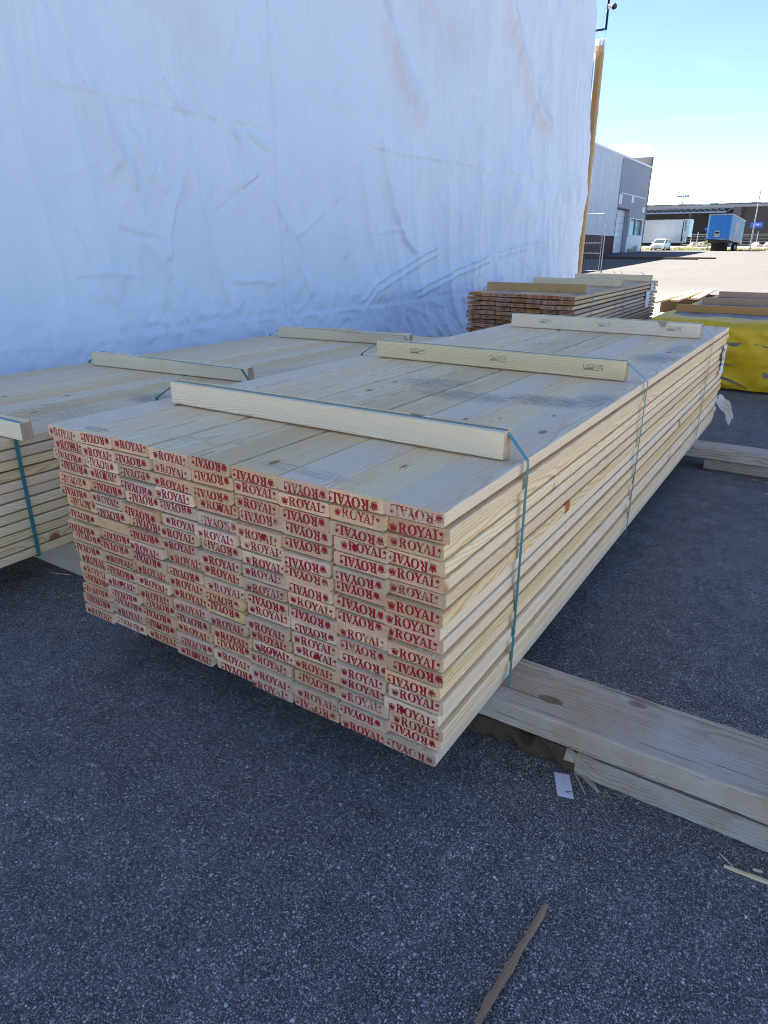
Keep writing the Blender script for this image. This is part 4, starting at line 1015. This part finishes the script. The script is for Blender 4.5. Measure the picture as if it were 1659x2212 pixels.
# white estate car facing the camera
car = thing('estate_car', 'white estate car parked in the sun before the white trailer', 'car', (-21.4, 99.6, 1.47))
def loft(secs):   # secs: list of (y, [(halfwidth, z)...]) mirrored rings
    b = MB(); n = len(secs[0][1])
    for y, pr in secs:
        for (w, z) in pr: b.v.append((w, y, z))
        for (w, z) in reversed(pr): b.v.append((-w, y, z))
    m = 2*n
    for i in range(len(secs)-1):
        for k in range(m): b.f.append((i*m+k, i*m+(k+1) % m, (i+1)*m+(k+1) % m, (i+1)*m+k)[::-1]); b.mi.append(0)
    b.f.append(tuple(range(m))); b.f.append(tuple(reversed([(len(secs)-1)*m+k for k in range(m)]))); b.mi += [0, 0]
    return b
loft([(0, [(.62, .30), (.70, .42), (.68, .60), (.55, .68)]), (.12, [(.78, .22), (.84, .42), (.82, .64), (.62, .75)]), (.5, [(.84, .2), (.87, .45), (.85, .72), (.66, .82)]), (1.25, [(.86, .2), (.88, .5), (.87, .83), (.70, .92)]),
      (2.2, [(.87, .2), (.89, .5), (.88, .88), (.76, .94)]), (3.6, [(.87, .2), (.89, .5), (.88, .90), (.76, .96)]), (4.45, [(.85, .25), (.87, .5), (.85, .88), (.74, .96)]), (4.6, [(.76, .32), (.8, .5), (.78, .86), (.68, .92)])]).build('body', M_CAR, car, smooth=True)
loft([(1.2, [(.68, .90), (.67, .91), (.66, .92)]), (1.95, [(.74, .93), (.66, 1.30), (.60, 1.38)]), (2.6, [(.76, .93), (.67, 1.36), (.60, 1.45)]), (3.9, [(.76, .95), (.66, 1.35), (.58, 1.43)]), (4.5, [(.72, .95), (.66, 1.0), (.6, 1.04)])]).build('cabin_glass', M_GLASS, car, smooth=False)
loft([(1.86, [(.64, 1.33), (.60, 1.39)]), (2.6, [(.67, 1.385), (.61, 1.462)]), (3.9, [(.66, 1.37), (.59, 1.445)]), (4.1, [(.64, 1.30), (.57, 1.36)])]).build('roof', M_CAR, car, smooth=True)
b = MB()
for s in (-1, 1):
    for (ya, za, wa, yb, zb_, wb) in ((1.2, .92, .70, 1.93, 1.34, .66), (2.55, .93, .77, 2.62, 1.38, .685), (3.4, .95, .77, 3.44, 1.37, .68), (4.45, .95, .74, 4.0, 1.36, .66)):
        b.tube([(s*wa, ya, za), (s*wb, yb, zb_)], .035, 6)
b.build('roof_pillar', M_CAR, car)
for s in (-1, 1):
    MB().prism([(s*.42, .015, .52), (s*.74, .09, .52), (s*.74, .09, .66), (s*.45, .03, .64)], (0, -.02, 0)).build('headlight', M_LIGHTG, car)
    sphere(MB(), (s*.98, 1.75, .98), .09, 10, 6, (1, .6, .8)).build('wing_mirror', M_CAR, car, smooth=True)
    for y in (.85, 3.55): wheel(car, s*.80, y, .31, .31, .19)
MB().box(-.36, .36, -.015, .03, .53, .64).build('grille', M_BLACK, car); MB().box(-.26, .26, -.03, .02, .36, .46).build('number_plate', M_TRIM, car); MB().box(-.6, .6, -.012, .05, .26, .33).build('bumper_intake', M_BLACK, car)

# ------------------------------------------------------------------ poles, fence, rocks, plants
lp = thing('street_lamp', 'slim galvanised street lamp post by the blue trailer', 'lamp post', (-11.3, 109.2, terrain(109.2)))
MB().tube([(0, 0, 0), (0, 0, 2.), (0, 0, 7.3)], [.11, .09, .06], 12).build('pole', M_GALV, lp)
MB().tube([(0, 0, 7.25), (.15, -.1, 7.42), (.75, -.45, 7.48)], [.055, .06, .07], 8).build('lamp_head', M_GALV, lp)
fm = thing('floodlight_mast', 'distant mast with a crossbar of floodlights rising behind the hall roof', 'mast', (-46.4, 243.5, 2.2))
MB().tube([(0, 0, 0), (0, 0, 14.9)], [.25, .12], 8).build('pole', M_GALV, fm)
b = MB().box(-1.6, 1.6, -.1, .1, 14.75, 14.9); b.build('crossbar', M_GALV, fm)
for x in (-1.4, -.6, .6, 1.4): MB().box(x-.3, x+.3, -.25, .1, 14.45, 14.74).build('floodlight', M_HALLG, fm)
cf = thing('wire_fence', 'low wire fence on grey posts running before the hall', 'fence', (-18, 121, terrain(121)))
for x in (-24, -21.0, -20.1, -16.2, -11.8, -8.5): MB().tube([(x+18, 0, 0), (x+18, 0, 2.1 if x > -20.5 else 1.8)], .06, 6).build('post', M_GALV, cf)
for z in (.3, .7, 1.1, 1.5, 1.75): MB().tube([(-12, 0, z), (14, 0, z)], .012, 4).build('wire', M_GALV, cf)
def rock(label, c, r, seed):
    b = sphere(MB(), (0, 0, 0), 1., 14, 9); v = np.array(b.v)
    n_ = 1+.35*perlin(v[:, 0]*1.4+seed, v[:, 1]*1.4+v[:, 2], seed)+.2*perlin(v[:, 0]*3+seed, v[:, 2]*3+v[:, 1], seed+3)
    v = v*n_[:, None]*np.array(r); v[:, 2] = np.maximum(v[:, 2], 0.); b.v = [tuple(q) for q in v]
    return tag(b.build('boulder', M_ROCK, None, c), label, 'rock')
rock('pale boulder on the road edge left of the blue trailer', (-20.2, 119.6, 1.93), (.9, .6, .7), 1)
rock('second pale boulder hard behind the blue trailer front', (-19.2, 120.1, 1.95), (.8, .6, .75), 2)
rock('rounded tan boulder beyond the street lamp', (-11.6, 119.5, 1.93), (.85, .6, .7), 3)
rock('tan boulder at the foot of the blue hall post', (-9.9, 119.9, 1.95), (.9, .7, .7), 4)
def plant(label, c, r, h, n, seed, name='roadside_bush'):
    rr = random.Random(seed); t = thing(name, label, 'bush', c)
    b = MB(); st = MB()
    for k in range(9):
        a = rr.uniform(0, 6.28); q = rr.uniform(.2, .9)*r; st.tube([(0, 0, 0), (q*.5*math.cos(a), q*.5*math.sin(a), h*.5), (q*math.cos(a), q*math.sin(a), h*rr.uniform(.7, 1))], [.02, .012, .005], 4)
    for k in range(n):
        a = rr.uniform(0, 6.28); q = math.sqrt(rr.random())*r; z = h*(rr.random()**.8)*(1-.45*(q/r)**2); p = Vector((q*math.cos(a), q*math.sin(a), z+.02))
        d = Vector((rr.uniform(-1, 1), rr.uniform(-1, 1), rr.uniform(-.2, 1))).normalized(); s = d.cross(Vector((rr.uniform(-1, 1), rr.uniform(-1, 1), .3))).normalized(); L = rr.uniform(.06, .13)
        b.poly([p, p+d*L*.5+s*L*.22, p+d*L, p+d*L*.5-s*L*.22])
    b.build('foliage', M_LEAF, t); st.build('stem', M_VERGE, t)
plant('tall yellow green bush growing against the blue trailer', (-15.9, 104.5, terrain(104.5)), .95, 1.5, 900, 1)
plant('low yellow green clump beside the rear of the white car', (-20.0, 107.9, terrain(107.9)), 1.1, .55, 700, 2)
plant('sparse low weeds between the white car and the blue trailer', (-18.6, 108.6, terrain(108.6)), 1., .4, 400, 3)
plant('small green weed at the base of the white wall under the window', (-20.5, 84.6, terrain(84.6)), .35, .7, 160, 4, 'wall_weed')
plant('small weed clump at the door jamb of the industrial building', (-20.5, 82.2, terrain(82.2)), .5, .4, 160, 5, 'wall_weed')
b = MB(); rr = random.Random(9)
for k in range(6000):
    x = rr.uniform(-26, 6); y = rr.uniform(107.5, 117); h = rr.uniform(.06, .22); a = rr.uniform(0, 3.14); w = .03
    b.poly([(x-w*math.cos(a), y-w*math.sin(a), terrain(y)), (x+w*math.cos(a), y+w*math.sin(a), terrain(y)), (x+rr.uniform(-.08, .08), y+rr.uniform(-.08, .08), terrain(y)+h)])
tag(b.build('verge_grass', M_VERGE), 'dry grass along the verge beyond the yard', 'grass', kind='stuff')
